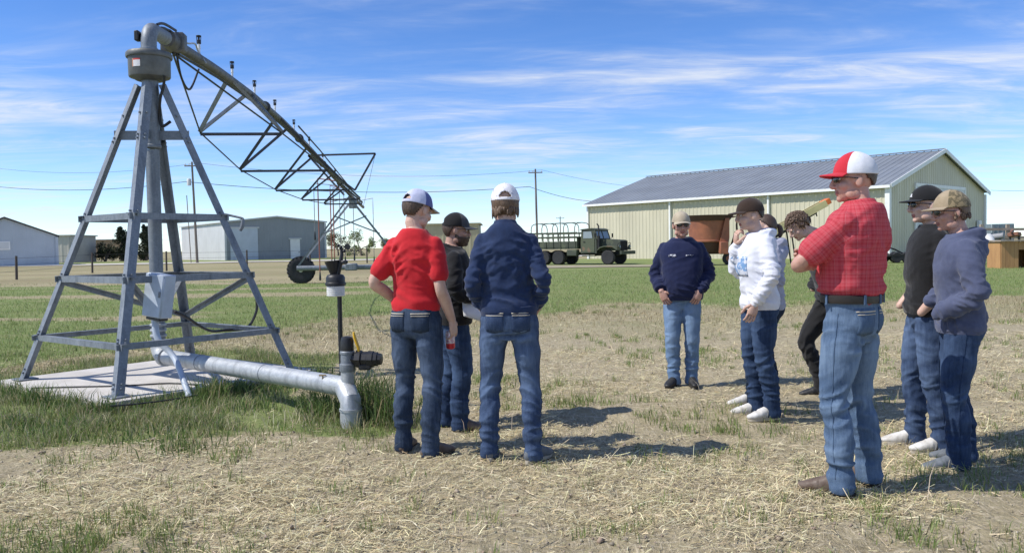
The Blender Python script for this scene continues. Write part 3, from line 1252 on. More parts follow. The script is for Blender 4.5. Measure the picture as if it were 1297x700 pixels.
# ------------------------------------------------------------------ fence along the field
M_POST = simple('old_steel_post', (.085, .07, .06), .8, scale=10)
r = thing('wire_fence', 'wire fence with thin dark posts along the field edge', 'fence', G(117, 345))
fp = [(21, 354, 324), (117, 345.5, 320), (211, 343, 318), (313, 340, 316.5), (393, 336.5, 315), (465, 333, 313.5)]
tops = []
for px, yb, yt in fp:
    b = G(px, yb)
    t = P(px - .5, yt, b.y)
    mb = MB()
    mb.tube([(b.x, b.y, -.3), (t.x, t.y, t.z)], [.075, .065], 8)
    mb.build('post', M_POST, r)
    tops.append((b, t.z))
for h in (.35, .62, .9):
    mb = MB()
    pts = [Vector((b.x, b.y, zt * h)) for b, zt in tops]
    d0 = (pts[0] - pts[1]) * .4
    mb.tube([pts[0] + d0] + pts, .008, 4)
    mb.build('wire', M_WIRE, r)
r = thing('stock_fence', 'distant fence of thin posts in dry grass by the cedars', 'fence', G(110, 326))
for px, yb, yt in ((88, 327, 318), (101, 328, 319), (110, 329, 319), (130, 329, 322), (142, 328, 320), (185, 328, 319)):
    b = G(px, yb)
    t = P(px, yt, b.y)
    mb = MB()
    mb.tube([(b.x, b.y, -.2), (t.x, t.y, t.z)], [.09, .08], 7)
    mb.build('post', M_POST, r)

# ------------------------------------------------------------------ trees
M_BARK = simple('grey_bark', (.16, .13, .11), .9, scale=4)
M_leaf = NT('tree_leaf')
_a = M_leaf.attr('tint')
M_leaf.set('Base Color', _a.outputs['Color'])
M_leaf.set('Roughness', .7)
M_leaf.set('Specular IOR Level', .2)


def leaf_cloud(centers, radii, n_per, size, cols):
    pts = []
    for c, r_, n_ in zip(centers, radii, n_per):
        d = rng.normal(size=(n_, 3))
        d /= np.linalg.norm(d, axis=1)[:, None]
        pts.append(np.array(c) + d * (rng.uniform(0, 1, (n_, 1)) ** .4) * np.array(r_))
    pts = np.concatenate(pts)
    n = len(pts)
    a = rng.normal(size=(n, 3))
    b = rng.normal(size=(n, 3))
    a /= np.linalg.norm(a, axis=1)[:, None]
    b /= np.linalg.norm(b, axis=1)[:, None]
    s = rng.uniform(.5, 1.3, (n, 1)) * size
    V = np.stack([pts - a * s, pts + b * s * .6, pts + a * s, pts - b * s * .6], 1).reshape(-1, 3)
    k = np.arange(n)[:, None] * 4
    T = np.concatenate([k + np.array([[0, 1, 2]]), k + np.array([[0, 2, 3]])])
    return V, T, np.repeat(tint(cols, .3, n), 4, 0)


def tree(name, label, px0, px1, ytop, ybase, Y, cols, kind, cat='tree'):
    b = P((px0 + px1) / 2, ybase, Y)
    b.z = 0
    t = P((px0 + px1) / 2, ytop, Y)
    wd = (P(px1, ybase, Y).x - P(px0, ybase, Y).x) / 2
    H = t.z
    r = thing(name, label, cat, (b.x, Y, 0))
    mb = MB()
    tr = .035 * H + .03
    cs, rs, ns = [], [], []
    if kind == 'cedar':
        mb.tube([(0, 0, -.2), (0, 0, H * .5), (.02 * H, 0, H * .9)], [tr, tr * .7, tr * .15], 8)
        for i in range(26):
            f = (i + .5) / 26
            rr = wd * (1.05 - .62 * f ** 2.4) * rng.uniform(.65, 1.0) * (.75 + .25 * min(1, f * 4))
            an = rng.uniform(0, 6.28)
            cs.append((math.cos(an) * rr * .6, math.sin(an) * rr * .6, H * (.06 + .9 * f)))
            rs.append((rr * .6, rr * .6, H * .10))
            ns.append(150)
        sz = .028 * H + .03
    elif kind == 'bush':
        for i in range(5):
            an = rng.uniform(0, 6.28)
            mb.tube([(0, 0, -.1), (math.cos(an) * wd * .3, math.sin(an) * wd * .3, H * .35), (math.cos(an) * wd * .6, math.sin(an) * wd * .6, H * .7)], [tr, tr * .6, tr * .2], 6)
        for i in range(22):
            an = rng.uniform(0, 6.28)
            q = rng.uniform(0, 1) ** .5 * wd * .8
            cs.append((math.cos(an) * q, math.sin(an) * q, H * rng.uniform(.15, .82) * (1 - .3 * q / wd)))
            rs.append((wd * .3, wd * .3, H * .2))
            ns.append(120)
        sz = .04 * H + .02
    else:                                   # bare spring tree: many twigs, thin young leaf
        def branch(p, d, L_, rad, lev):
            q = p + d * L_
            mid = p + d * L_ * .5 + Vector(rng.normal(0, L_ * .06, 3))
            mb.tube([p, mid, q], [rad, rad * .8, rad * .6], 5 if lev else 8)
            if lev >= 4:
                cs.append(tuple(q))
                rs.append((L_ * .9,) * 3)
                ns.append(48)
                return
            for _ in range(3 if lev < 3 else 2):
                nd = (d + Vector(rng.normal(0, .62, 3)) + Vector((0, 0, .06))).normalized()
                branch(q, nd, L_ * rng.uniform(.72, .92), rad * .62, lev + 1)
        branch(Vector((0, 0, -.2)), Vector((0, 0, 1)), H * .20, tr * .8, 0)
        sz = .022 * H
    o = mb.build('trunk', M_BARK, r, world=False)
    V, T, c = leaf_cloud(cs, rs, ns, sz, cols)
    tri_mesh('crown', V, T, M_leaf.mat, c, parent=r)


CEDAR = [(.030, .042, .022), (.045, .058, .030), (.022, .030, .018), (.055, .06, .035)]
SPRING = [(.21, .22, .12), (.16, .18, .09), (.25, .25, .17), (.14, .14, .09)]
tree('cedar_bush', 'low dark green cedar bush beside the cedar trees', 117, 149, 303.5, 320, 135, CEDAR, 'bush', 'bush')
tree('cedar_tree', 'dark cedar tree just left of the near tower leg', 143, 169, 288, 320, 138, CEDAR, 'cedar')
tree('cedar_tree', 'dark cedar tree just right of the near tower leg', 172, 198, 286, 320, 138, CEDAR, 'cedar')
tree('bare_tree', 'pale bare spring tree right of the grey workshop', 410, 446, 281, 321, 165, SPRING, 'bare')
tree('leafing_tree', 'pale leafing tree beside the red shirt sleeve', 432, 482, 281, 320, 158, [(.19, .24, .09), (.15, .20, .07), (.24, .26, .13)], 'bare')
tree('leafing_tree', 'distant leafing tree partly hidden behind the red shirt', 474, 510, 290, 320, 175, SPRING, 'bare')
# ------------------------------------------------------------------ the pivot tower
def zat_px(px, py, Y=9.07):
    return P(px, py, Y).z


def s_of(z):
    return 1 - .2795 * (z - .08)


tower = thing('pivot_tower', 'galvanised four-legged centre pivot tower on the concrete pad', 'pivot tower', (TOW.x, TOW.y, .08))
ZTOP = zat_px(189, 104)
LEGN = {}
for k in 'LNRB':
    foot, top = tow(k, 1.0, .085), tow(k, s_of(ZTOP - .02), ZTOP - .02)
    out = (tow(k, 1, 0) - tow(k, 0, 0)).normalized()
    n1 = (Matrix.Rotation(math.radians(135), 3, 'Z') @ out)
    n2 = (Matrix.Rotation(math.radians(-135), 3, 'Z') @ out)
    mb = MB()
    mb.angle(foot, top, .086, .008, n1, n2)
    leg = mb.build('leg', M_GALV, tower, smooth=False)
    mb = MB()
    mb.bbox(foot + Vector((0, 0, .006)) - out * .06, (.20, .20, .014), .003, Matrix.Rotation(math.atan2(out.y, out.x) + .785, 3, 'Z'))
    mb.build('base_plate', M_GALV, leg)
    mb = MB()
    for z in (.16, .20, .57, .60, 1.17, 1.21, 1.81, 1.85, 2.62, 2.66, 2.9):
        q = tow(k, s_of(z), z)
        for nn in (n1, n2):
            c = q + nn * .045
            ax = nn.cross(Vector((0, 0, 1))).normalized()
            ax = ax if ax.dot(out) > 0 else -ax
            mb.tube([c - ax * .02, c + ax * .02], .011, 6)
    mb.build('bolts', M_GALV, leg)['kind'] = 'stuff'
sides = [('L', 'N'), ('N', 'R'), ('R', 'B'), ('B', 'L')]
for z, w, ks in ((.56, .058, sides), (1.19, .066, sides), (1.829, .066, sides)):
    for a, b in ks:
        p, q = tow(a, s_of(z), z), tow(b, s_of(z), z)
        d = (q - p).normalized()
        inn = (TOW - (p + q) / 2)
        inn.z = 0
        mb = MB()
        off = -inn.normalized() * .012
        mb.angle(p - d * .045 + off, q + d * .045 + off, w, .007, (0, 0, -1), inn)
        mb.build('cross_brace', M_GALV, tower, smooth=False)
# head plates near the top: from each leg in to the riser
for a in 'LNRB':
    z = zat_px(170, 172)
    p = tow(a, s_of(z), z)
    mb = MB()
    mb.bar(p, Vector((TOW.x, TOW.y, z)) + (p - Vector((TOW.x, TOW.y, z))).normalized() * .085, .10, .008)
    mb.build('head_plate', M_GALV, tower, smooth=False)
for a in 'LR':
    p = tow(a, s_of(1.16), 1.16)
    q = tow('B', s_of(.66), .66)
    mb = MB()
    d = (q - p).normalized()
    mb.angle(p + d * .05, q - d * .03, .055, .006, (0, 0, -1), TOW - p)
    mb.build('diagonal_brace', M_GALV, tower, smooth=False)
for a in 'NB':
    p = tow(a, s_of(1.16), 1.16)
    q = Vector((TOW.x, TOW.y, .72))
    mb = MB()
    d = (q - p).normalized()
    mb.angle(p + d * .05, q - d * .06, .055, .006, (0, 0, -1), (.7, .7, 0))
    mb.build('diagonal_brace', M_GALV, tower, smooth=False)
# riser
ZD0, ZD1 = zat_px(189, 99), zat_px(189, 66)
ZEL = zat_px(190, 40)
mb = MB()
mb.tube([(TOW.x, TOW.y, .42), (TOW.x, TOW.y, zat_px(190, 190))], .071, 22)
mb.build('riser_pipe', M_GALV, tower)
mb = MB()
mb.tube([(TOW.x, TOW.y, zat_px(190, 186)), (TOW.x, TOW.y, ZD0 - .01)], .085, 22)
mb.lathe([(.085, 0), (.096, .01), (.096, .03), (.085, .04)], 22, Matrix.Translation((TOW.x, TOW.y, zat_px(190, 188))))
mb.build('riser_sleeve', M_GALV, tower)
for z in (.50, .56, .62):
    mb = MB()
    mb.lathe([(.078, 0), (.087, .006), (.087, .022), (.078, .028)], 22, Matrix.Translation((TOW.x, TOW.y, z)))
    mb.build('pipe_clamp', M_GALV_L, tower)
M_DRUM = simple('dull_olive_grey_drum', (.15, .155, .15), .55, .3, scale=8, c2=(.095, .10, .095), bump=.1)
mb = MB()
hD = ZD1 - ZD0
mb.lathe([(.10, -.035), (.14, -.03), (.17, -.012), (.206, .0), (.213, .012), (.216, hD * .75), (.213, hD * .76)], 40, Matrix.Translation((TOW.x, TOW.y, ZD0)))
drum = mb.build('collector_drum', M_DRUM, tower)
mb = MB()
mb.lathe([(.232, 0), (.238, .012), (.236, .045), (.222, .062), (.10, .075), (.09, .08)], 40, Matrix.Translation((TOW.x, TOW.y, ZD0 + hD * .74)))
mb.build('drum_lid', M_DRUM, drum)
# printed label bent round the drum
M_STICK = NT('drum_label_print')
sv = M_STICK.mapped((1, 1, 1), 'Generated')
ssep = M_STICK.n.new('ShaderNodeSeparateXYZ')
M_STICK.l.new(sv, ssep.inputs[0])
lines = M_STICK.math('GREATER_THAN', M_STICK.noise(26, 2, .5, M_STICK.mapped((1, 1, 2.2), 'Generated')), .58)
c1 = M_STICK.mix(lines, (.75, .74, .72), (.45, .45, .5))
c1 = M_STICK.mix(M_STICK.math('GREATER_THAN', ssep.outputs[2], .80), c1, (.55, .05, .04))
c1 = M_STICK.mix(M_STICK.math('LESS_THAN', ssep.outputs[0], .16), c1, (.5, .25, .15))
M_STICK.set('Base Color', c1)
M_STICK.set('Roughness', .5)
mb = MB()
vs, fs = [], []
az0 = math.atan2(-TOW.y, -TOW.x) - .88
for i in range(7):
    a = az0 + i * .075
    for z in (ZD0 + hD * .30, ZD0 + hD * .60):
        vs.append((TOW.x + .219 * math.cos(a), TOW.y + .219 * math.sin(a), z))
mb.add(vs, [(2 * i, 2 * i + 2, 2 * i + 3, 2 * i + 1) for i in range(6)])
mb.build('label_plate', M_STICK.mat, drum)

# ------------------------------------------------------------------ the span
SP = Vector((-6.7 + 3.89, 35 - 9.07, 0))
SPD = SP.normalized()
SPL = SP.length
SIDE = Vector((-SPD.y, SPD.x, 0))            # to the left when looking along the span


def span_pt(d):
    """pipe centre at depth d (world Y)"""
    t = (d - 9.07) / 25.93
    p = Vector((TOW.x, TOW.y, 0)) + SP * t
    p.z = float(np.interp(d, [9.07, 9.6, 10.5, 12, 14.5, 17.5, 20, 22.7, 28, 35, 42], [3.86, 3.88, 3.94, 4.03, 4.12, 4.15, 4.12, 4.06, 3.87, 3.62, 3.5]))
    return p


span = thing('irrigation_span', 'arched sprinkler pipe with steel trusses reaching back to its wheeled drive tower', 'irrigation span', (TOW.x, TOW.y, 3.6))
# elbow and coupling
e0 = Vector((TOW.x, TOW.y, ZD0 + hD * .8))
eb = Vector((TOW.x, TOW.y, 3.86))
p1 = span_pt(9.75)
mb = MB()
path = [e0, e0.lerp(eb, .45)]
for i in range(0, 9):
    a = math.radians(90 * i / 8)
    path.append(Vector((TOW.x, TOW.y, 3.69)) + Vector((0, 0, .17 * math.sin(a))) + SPD * (.17 * (1 - math.cos(a))))
path += [p1 - SPD * .1]
mb.tube(path, .082, 24)
mb.lathe([(.082, 0), (.092, .01), (.092, .03), (.082, .035)], 24, Matrix.Translation((TOW.x, TOW.y, 3.60)))
mb.build('elbow', M_GALV, span)
pts = [span_pt(d) for d in np.linspace(9.9, 36.5, 46)]
mb = MB()
mb.tube(pts, .068, 16)
M_SPIPE = simple('aged_span_pipe', (.165, .165, .16), .6, .3, scale=6, c2=(.085, .086, .085))
pipe = mb.build('span_pipe', M_SPIPE, span)
mb = MB()
q = span_pt(10.0)
rotS = Matrix.Rotation(math.atan2(SPD.y, SPD.x), 3, 'Z')
mb.bbox(q + Vector((0, 0, .01)), (.15, .28, .23), .02, rotS)
mb.tube([q - SPD * .30, q + SPD * .05], .105, 18)
mb.build('coupling', M_SPIPE, span)
for i, d in enumerate((15.8, 20.2, 25.0, 30.0)):
    mb = MB()
    mb.tube([span_pt(d) - SPD * .03, span_pt(d) + SPD * .03], .105, 16)
    mb.build('pipe_flange', M_TRUSS, pipe)
mb = MB()
mb.tube([span_pt(d) + Vector((0, 0, -.11)) + SIDE * -.02 for d in np.linspace(10.1, 35, 40)], .016, 6)
mb.build('cable', M_CABLE, span)
# trusses
stations = [(13.6, .64, .74), (17.9, .92, 1.0), (22.5, .98, 1.02), (27.0, .92, .86), (31.3, .7, .62)]
rodL = {1: [span_pt(9.95) + Vector((0, 0, -.12))], -1: [span_pt(9.95) + Vector((0, 0, -.12))]}
for d, hw, dr in stations:
    c = span_pt(d)
    ends = {}
    for s in (1, -1):
        ap = c + SIDE * (s * hw) - Vector((0, 0, dr))
        ends[s] = ap
        rodL[s].append(ap)
        for dd in (-.75, .75):
            mb = MB()
            q = span_pt(d + dd)
            u = (q - ap).normalized()
            mb.angle(ap, q - u * .06, .05, .006, SPD, (0, 0, 1))
            mb.build('truss_brace', M_TRUSS if d > 14 else M_GALV, span, smooth=False)
    mb = MB()
    mb.angle(ends[1], ends[-1], .05, .006, (0, 0, -1), SPD)
    mb.build('truss_strut', M_TRUSS, span, smooth=False)
for s in (1, -1):
    rodL[s].append(span_pt(34.6) + Vector((0, 0, -.1)) + SIDE * (.1 * s))
    mb = MB()
    mb.tube(rodL[s], .013, 6)
    mb.build('truss_rod', M_CABLE, span)
# walkway-like bracing bars over the outer half, both sides of the pipe
for s in (1, -1):
    mb = MB()
    mb.tube([span_pt(d) + SIDE * (.16 * s) + Vector((0, 0, .10)) for d in (19, 23, 27, 31, 34.5)], .02, 6)
    mb.build('pipe_rail', M_TRUSS, span)
# sprinklers standing on the pipe
for d in (11.15, 13.1, 14.85, 16.9, 19.4, 22.0, 25.0, 28.5, 32.0):
    q = span_pt(d)
    mb = MB()
    mb.tube([q + Vector((0, 0, .07)), q + Vector((0, 0, .14))], .016, 8)
    mb.tube([q + Vector((0, 0, .14)), q + Vector((0, 0, .20))], [.021, .018], 10)
    sp = mb.build('sprinkler', M_WHITEPL, span)
    mb = MB()
    b = q + Vector((0, 0, .20))
    mb.lathe([(.018, 0), (.03, .01), (.03, .05), (.014, .06), (.014, .09), (.028, .095), (.034, .11), (.03, .115)], 10, Matrix.Translation(b))
    for s in (-1, 1):
        mb.tube([b + SIDE * (.025 * s) + Vector((0, 0, .05)), b + SIDE * (.03 * s) + Vector((0, 0, .11))], .005, 5)
    mb.build('sprinkler_head', M_BLACK, sp)
# hose loop at the first sprinkler, cables round the coupling
q0, q1 = span_pt(10.05), span_pt(11.1)
mb = MB()
mb.tube([q0 + Vector((0, 0, .14)), q0 + SIDE * -.02 + Vector((0, 0, -.14)), q0 + SPD * .25 + Vector((0, 0, -.36)), q0 + SPD * .6 + Vector((0, 0, -.42)), q1 + Vector((0, 0, -.14))], .014, 8, samples=6)
mb.build('cable', M_CABLE, span)
mb = MB()
mb.tube([q0 + Vector((0, 0, .13)), q0 + SPD * .5 + Vector((0, 0, .14)), q1 + SPD * -.15 + Vector((0, 0, .16)), q1 + Vector((0, 0, .1)), q1 + SIDE * -.1 + Vector((0, 0, -.06))], .012, 8, samples=5)
mb.build('hose', M_GALV_L, span)
mb = MB()
for k_ in (0, 1):
    mb.tube([eb + SPD * .14 + Vector((.05, 0, .06 - .05 * k_)), eb + SPD * .4 + Vector((.05, 0, .14 - .05 * k_)), q0 + Vector((.03, 0, .15 - .06 * k_)) - SPD * .05], .016, 7, samples=5)
mb.build('cable', M_CABLE, span)
mb = MB()
mb.bbox(eb + Vector((-.11, -.02, -.10)), (.05, .08, .11), .01)
mb.build('junction_box', M_CABLE, span)

# drive tower
DT = span_pt(35.0)
WB = {}
for s in (1, -1):                            # 1: left wheel, -1: right wheel
    c = G(376, 357) if s > 0 else None
    q = Vector((DT.x, 35, 0)) + SIDE * (s * 2.15)
    WB[s] = q
ax_z = .56
for s in (1, -1):
    q = WB[s]
    c = q + Vector((0, 0, ax_z))
    # the wheel rolls across the span, so its axle lies along the span
    M_w = Matrix.Translation(c) @ Matrix.Rotation(math.atan2(SPD.y, SPD.x), 4, 'Z') @ Matrix.Rotation(math.pi / 2, 4, 'Y')
    mb = MB()
    mb.lathe([(.31, -.13), (.44, -.15), (.53, -.12), (.545, 0), (.53, .12), (.44, .15), (.31, .13)], 30, M_w)
    for i in range(22):
        a = 2 * math.pi * i / 22
        for t_ in (-1, 1):
            ro = M_w.to_3x3() @ Matrix.Rotation(a, 3, 'Z') @ Matrix.Rotation(t_ * .6, 3, 'X')
            mb.box(M_w @ Vector((.55 * math.cos(a + .14 * (t_ > 0)), .55 * math.sin(a + .14 * (t_ > 0)), t_ * .07)), (.06, .05, .16), ro)
    wh = mb.build('tyre', M_RUBBER, span)
    mb = MB()
    mb.lathe([(.05, -.06), (.24, -.05), (.30, -.12), (.32, -.12), (.32, .12), (.30, .12), (.24, .05), (.05, .06)], 24, M_w)
    mb.lathe([(.03, -.16), (.09, -.15), (.10, 0), (.09, .15), (.03, .16)], 12, M_w)
    mb.build('rim', M_DOORG, wh)
mb = MB()
a, b = WB[1] + Vector((0, -.22, ax_z + .08)), WB[-1] + Vector((0, -.22, ax_z + .08))
mb.tube([a - (b - a).normalized() * .12, b + (b - a).normalized() * .12], .11, 14)
mb.build('base_beam', M_GALV, span)
mid = (a + b) / 2
mb = MB()
mb.bbox(mid + Vector((0, -.2, .02)), (.5, .3, .3), .04)
mb.build('drive_motor', M_GALV, span)
for s in (1, -1):
    base = WB[s] + Vector((0, -.22, ax_z + .16))
    for dd in (-.75, .75):
        mb = MB()
        t_ = span_pt(35 + dd) - Vector((0, 0, .1))
        mb.angle(base + SPD * (dd * .25), t_, .07, .007, SIDE, SPD)
        mb.build('tower_leg', M_GALV, span, smooth=False)
    mb = MB()
    m1 = base.lerp(span_pt(34.3), .45)
    m2 = (WB[-s] + Vector((0, -.22, ax_z + .16))).lerp(span_pt(34.3), .70)
    mb.bar(m1, m2, .05, .05)
    mb.build('tower_brace', M_GALV, span, smooth=False)
mb = MB()
mb.bbox(DT + Vector((.15, -.5, -.32)), (.3, .25, .42), .02)
mb.build('tower_box', M_GALV, span)
# overhang mast: a V with a top bar, cables to the boom beyond
tl, trr = P(390.5, 197, 35), P(475.5, 194.5, 35)
bl, br = P(436, 247, 35), P(449.5, 241, 35)
for a, b in ((tl, trr), (tl, br), (trr, br), (tl, bl)):
    mb = MB()
    mb.bar(a, b, .075, .06)
    mb.build('mast_bar', M_TRUSS, span, smooth=False)
boom = span_pt(42)
mb = MB()
mb.tube([pts[-1], boom], .07, 12)
mb.build('overhang_boom', M_SPIPE, span)
for a in (tl, trr):
    mb = MB()
    mb.tube([a, boom], .008, 4)
    mb.build('mast_cable', M_CABLE, span)
# drop hoses with their weights
M_HOSE_R = simple('faded_red_hose', (.30, .10, .07), .7)
M_HOSE_G = simple('grey_hose', (.20, .20, .20), .7)
for px, yb, Yd, mt in ((405.5, 351, 30, 0), (420.5, 335, 32.4, 0), (424, 333, 33.2, 0), (432, 330, 33.6, 1), (437.5, 331, 34.0, 1), (449, 326, 36, 1), (399, 300, 31.5, 1), (474, 330, 38.5, 1)):
    top = span_pt(Yd) + Vector((0, 0, .05))
    bt = P(px, yb, Yd)
    mb = MB()
    mb.tube([top, Vector((bt.x, Yd, top.z + .12)), Vector((bt.x, Yd, top.z - .25)), Vector((bt.x, Yd, bt.z + .2))], .014 if mt else .022, 6)
    dh = mb.build('drop_hose', M_HOSE_G if mt else M_HOSE_R, span)
    mb = MB()
    mb.lathe([(.02, -.12), (.04, -.1), (.04, 0), (.02, .2)], 8, Matrix.Translation((bt.x, Yd, bt.z)))
    mb.build('nozzle', M_BLACK, dh)

# ------------------------------------------------------------------ panel box and cables on the tower
cb = P(202, 374, 8.35)
rot = Matrix.Rotation(math.radians(8), 3, 'Y') @ Matrix.Rotation(math.radians(-22), 3, 'Z')
mb = MB()
mb.bbox(cb, (.245, .16, .44), .012, rot)
pb = mb.build('panel_box', M_BOXGREY, tower)
mb = MB()
mb.bbox(cb + rot @ Vector((0, -.086, 0)), (.232, .014, .425), .006, rot)
pdoor = mb.build('panel_door', M_BOXGREY, pb)
mb = MB()
mb.bbox(cb + rot @ Vector((.095, -.10, .02)), (.02, .02, .06), .004, rot)
mb.build('latch', M_GALV, pdoor)
mb = MB()
mb.bbox(cb + rot @ Vector((0, 0, -.235)), (.18, .12, .03), .006, rot)
mb.build('cable_gland', M_BLACK, pb)
mb = MB()
c_ = cb + rot @ Vector((-.02, 0, -.24))
gp = G(240, 497, .08)
mb.tube([c_, c_ + Vector((.03, -.03, -.2)), P(222, 455, 8.25), gp + Vector((0, 0, -.05))], [.034, .034, .03, .03], 10, samples=6)
mb.build('conduit', M_BOXGREY, tower)
mb = MB()
mb.tube([P(222, 395, 8.5), P(236, 401, 8.7), P(252, 412, 9.0), P(268, 419, 9.3), P(285, 418, 9.6), P(305, 417, 9.9), P(316, 412, 10.1), P(325, 393, 10.2), P(324, 375, 10.2), P(316, 355, 10.1), P(313, 349, 10.05)], .016, 8, samples=4)
mb.build('loop_cable', M_CABLE, tower)
mb = MB()
mb.tube([P(286, 281, 9.9), P(290, 290, 10), P(303, 325, 10.05), P(312, 350, 10.05)], .014, 8, samples=4)
mb.build('leg_cable', M_CABLE, tower)
mb = MB()
mb.tube([P(283, 271, 9.8), P(305, 276, 9.8), P(307.5, 279, 9.8), P(307, 286, 9.8), P(304, 292, 9.8)], [.014, .014, .02, .026, .02], 8, samples=3)
mb.build('gooseneck', M_GALV, tower)
mb = MB()
mb.tube([Vector((TOW.x + .2, TOW.y - .1, ZD0)), P(207, 110, 9.0), P(203, 125, 9.0), P(202, 145, 9.05), P(205, 160, 9.05), P(216, 154, 9.1)], .016, 8, samples=4)
mb.build('drop_cable', M_CABLE, tower)

# ------------------------------------------------------------------ supply pipe, tee, spigot and valve
TEE = P(441, 490, 6.7)
stub = G(445, 541)
r = thing('supply_pipe', 'fat galvanised water pipe with tee and black valve in front of the pad', 'water pipe', (stub.x, stub.y, 0))
zp0, zp1 = .30, TEE.z
A0 = Vector((TOW.x, TOW.y, .42))
A1 = Vector((TEE.x, TEE.y, zp1))
dirp = Vector((A1.x - A0.x, A1.y - A0.y, 0)).normalized()
mb = MB()
path = [A0 + Vector((0, 0, .02))]
for i in range(7):
    a = math.radians(90 * i / 6)
    path.append(Vector((TOW.x, TOW.y, .42)) + Vector((0, 0, -.13 * math.sin(a))) + dirp * (.14 * (1 - math.cos(a))))
mb.tube(path, .088, 20)
mb.tube([path[-1] - dirp * .03, path[-1] + dirp * .05], .10, 20)
mb.build('base_elbow', M_GALV_L, r)
mb = MB()
mb.tube([path[-1] + dirp * .02, A1 - dirp * .06], .082, 22)
pp = mb.build('main_pipe', M_GALV_L, r)
for f in (.25, .62):
    q = path[-1].lerp(A1, f)
    mb = MB()
    mb.tube([q - dirp * .006, q + dirp * .006], .085, 22)
    mb.build('weld_seam', M_GALV, pp)
mb = MB()
up = Vector((0, 0, 1))
sx = Vector((stub.x, stub.y, 0))
mb.tube([A1 - dirp * .12, A1 - dirp * .05, Vector((sx.x, sx.y, zp1 - .09)), Vector((sx.x, sx.y, zp1 - .16))], .084, 22)
mb.tube([Vector((sx.x, sx.y, zp1 - .15)), Vector((sx.x, sx.y, zp1 - .17))], .092, 22)
mb.tube([Vector((sx.x, sx.y, zp1 - .16)), Vector((sx.x, sx.y, -.15))], .086, 22)
mb.tube([A1 + Vector((0, 0, -.04)), A1 + Vector((-.002, 0, .14))], .055, 18)
mb.build('tee', M_GALV_L, r)
mb = MB()
tp = A1 + Vector((0, 0, .13))
mb.lathe([(.062, 0), (.066, .01), (.066, .06), (.056, .065), (.054, .14), (.060, .145), (.060, .16), (.05, .17)], 20, Matrix.Translation(tp))
mb.build('riser_fitting', M_GALV, r)
mb = MB()
mb.lathe([(.052, .0), (.054, .02), (.054, .09), (.045, .12), (.02, .13)], 18, Matrix.Translation(tp + Vector((0, 0, .155))))
mb.build('cap', M_BLACK, r)
vc = tp + Vector((.02, 0, .10))
dv = Vector((1, -.15, 0)).normalized()
M_v = Matrix.Translation(vc) @ dv.to_track_quat('Z', 'Y').to_matrix().to_4x4()
mb = MB()
mb.lathe([(.045, .0), (.045, .05), (.07, .055), (.072, .10), (.060, .105), (.060, .15), (.066, .155), (.066, .20), (.058, .205), (.056, .235), (.048, .24), (.045, .265), (.03, .27)], 8, M_v)
mb.bbox(vc + dv * .13 + Vector((0, 0, -.06)), (.10, .10, .05), .01)
vv = mb.build('valve', M_BLACK, r)
mb = MB()
hb = vc + dv * .08 + Vector((0, 0, .05))
mb.tube([hb, hb + Vector((-.01, 0, .05)), hb + Vector((-.035, 0, .13)), hb + Vector((-.04, 0, .17))], [(.012, .02), (.014, .02), (.013, .022), (.010, .018)], 8, samples=4)
mb.build('handle', M_YELLOW, vv)
sg = A0.lerp(A1, .9)
sgp = P(410, 480, (sg.y - .09))
mb = MB()
mb.tube([sgp + Vector((.02, .06, .0)), sgp, sgp + Vector((.03, -.02, 0)), sgp + Vector((.045, -.02, -.05))], [.013, .014, .014, .012], 8)
mb.tube([sgp + Vector((-.005, -.01, .0)), sgp + Vector((-.005, -.01, .035))], .006, 6)
mb.tube([sgp + Vector((-.035, -.01, .035)), sgp + Vector((.022, -.01, .035))], .007, 6)
mb.build('spigot', M_BRASS, r)
# strap marks: the flat iron feet carrying the pipe
# ------------------------------------------------------------------ cables lying on the pad
for lab, pts2 in (('thin dark cable lying across the middle of the concrete pad', [(40, 491), (100, 489.5), (160, 488), (215, 485), (250, 487)]),
                  ('thin dark cable lying along the near edge of the concrete pad', [(140, 514), (175, 511), (215, 506), (250, 500)])):
    mb = MB()
    mb.tube([G(a, b, .09) for a, b in pts2], .008, 6, samples=4)
    prop(mb.build('ground_cable', M_CABLE), lab, 'cable', 'cables on the pad')

# ------------------------------------------------------------------ rain gauge and weather post
wb = G(434.5, 520)
YS = wb.y
r = thing('weather_station', 'black weather station post with funnel, white ribbed shield and wind cups', 'weather station', (wb.x, wb.y, 0))
mb = MB()
mb.tube([(wb.x, wb.y, -.1), P(431, 420, YS), P(429.5, 352, YS)], .021, 10)
mb.build('post', M_BLACK, r)
c = P(425.5, 375, YS)
k = YS / FPX
mb = MB()
zb = c.z
mb.lathe([(10 * k, 0), (11 * k, 1 * k)] + sum([[(11.5 * k, (2.6 * i + 1) * k), (11.5 * k, (2.6 * i + 2.4) * k), (10.3 * k, (2.6 * i + 2.6) * k)] for i in range(5)], []), 22, Matrix.Translation((c.x, YS, zb)))
mb.build('radiation_shield', M_WHITEPL, r)
mb = MB()
mb.lathe([(11 * k, 13 * k), (13 * k, 14 * k), (13 * k, 17 * k), (12 * k, 18 * k), (12 * k, 24 * k), (10 * k, 27 * k), (7 * k, 28 * k)], 22, Matrix.Translation((c.x, YS, zb)))
mb.build('housing', M_BLACK, r)
mb = MB()
M_f = Matrix.Translation((c.x - 2 * k, YS, zb + 28 * k)) @ Matrix.Rotation(-.12, 4, 'Y')
mb.lathe([(4 * k, -1 * k), (9 * k, 15 * k), (9.5 * k, 17 * k), (8.5 * k, 17 * k), (3 * k, 2 * k)], 20, M_f)
mb.build('funnel', M_BLACK, r)
mb = MB()
mb.tube([P(427, 352, YS), P(431, 335, YS), P(433, 322, YS), P(432, 311, YS)], [.02, .02, .016, .010], 8)
mb.bbox(P(436, 332, YS), (.06, .05, .035), .01)
mb.build('mast', M_BLACK, r)
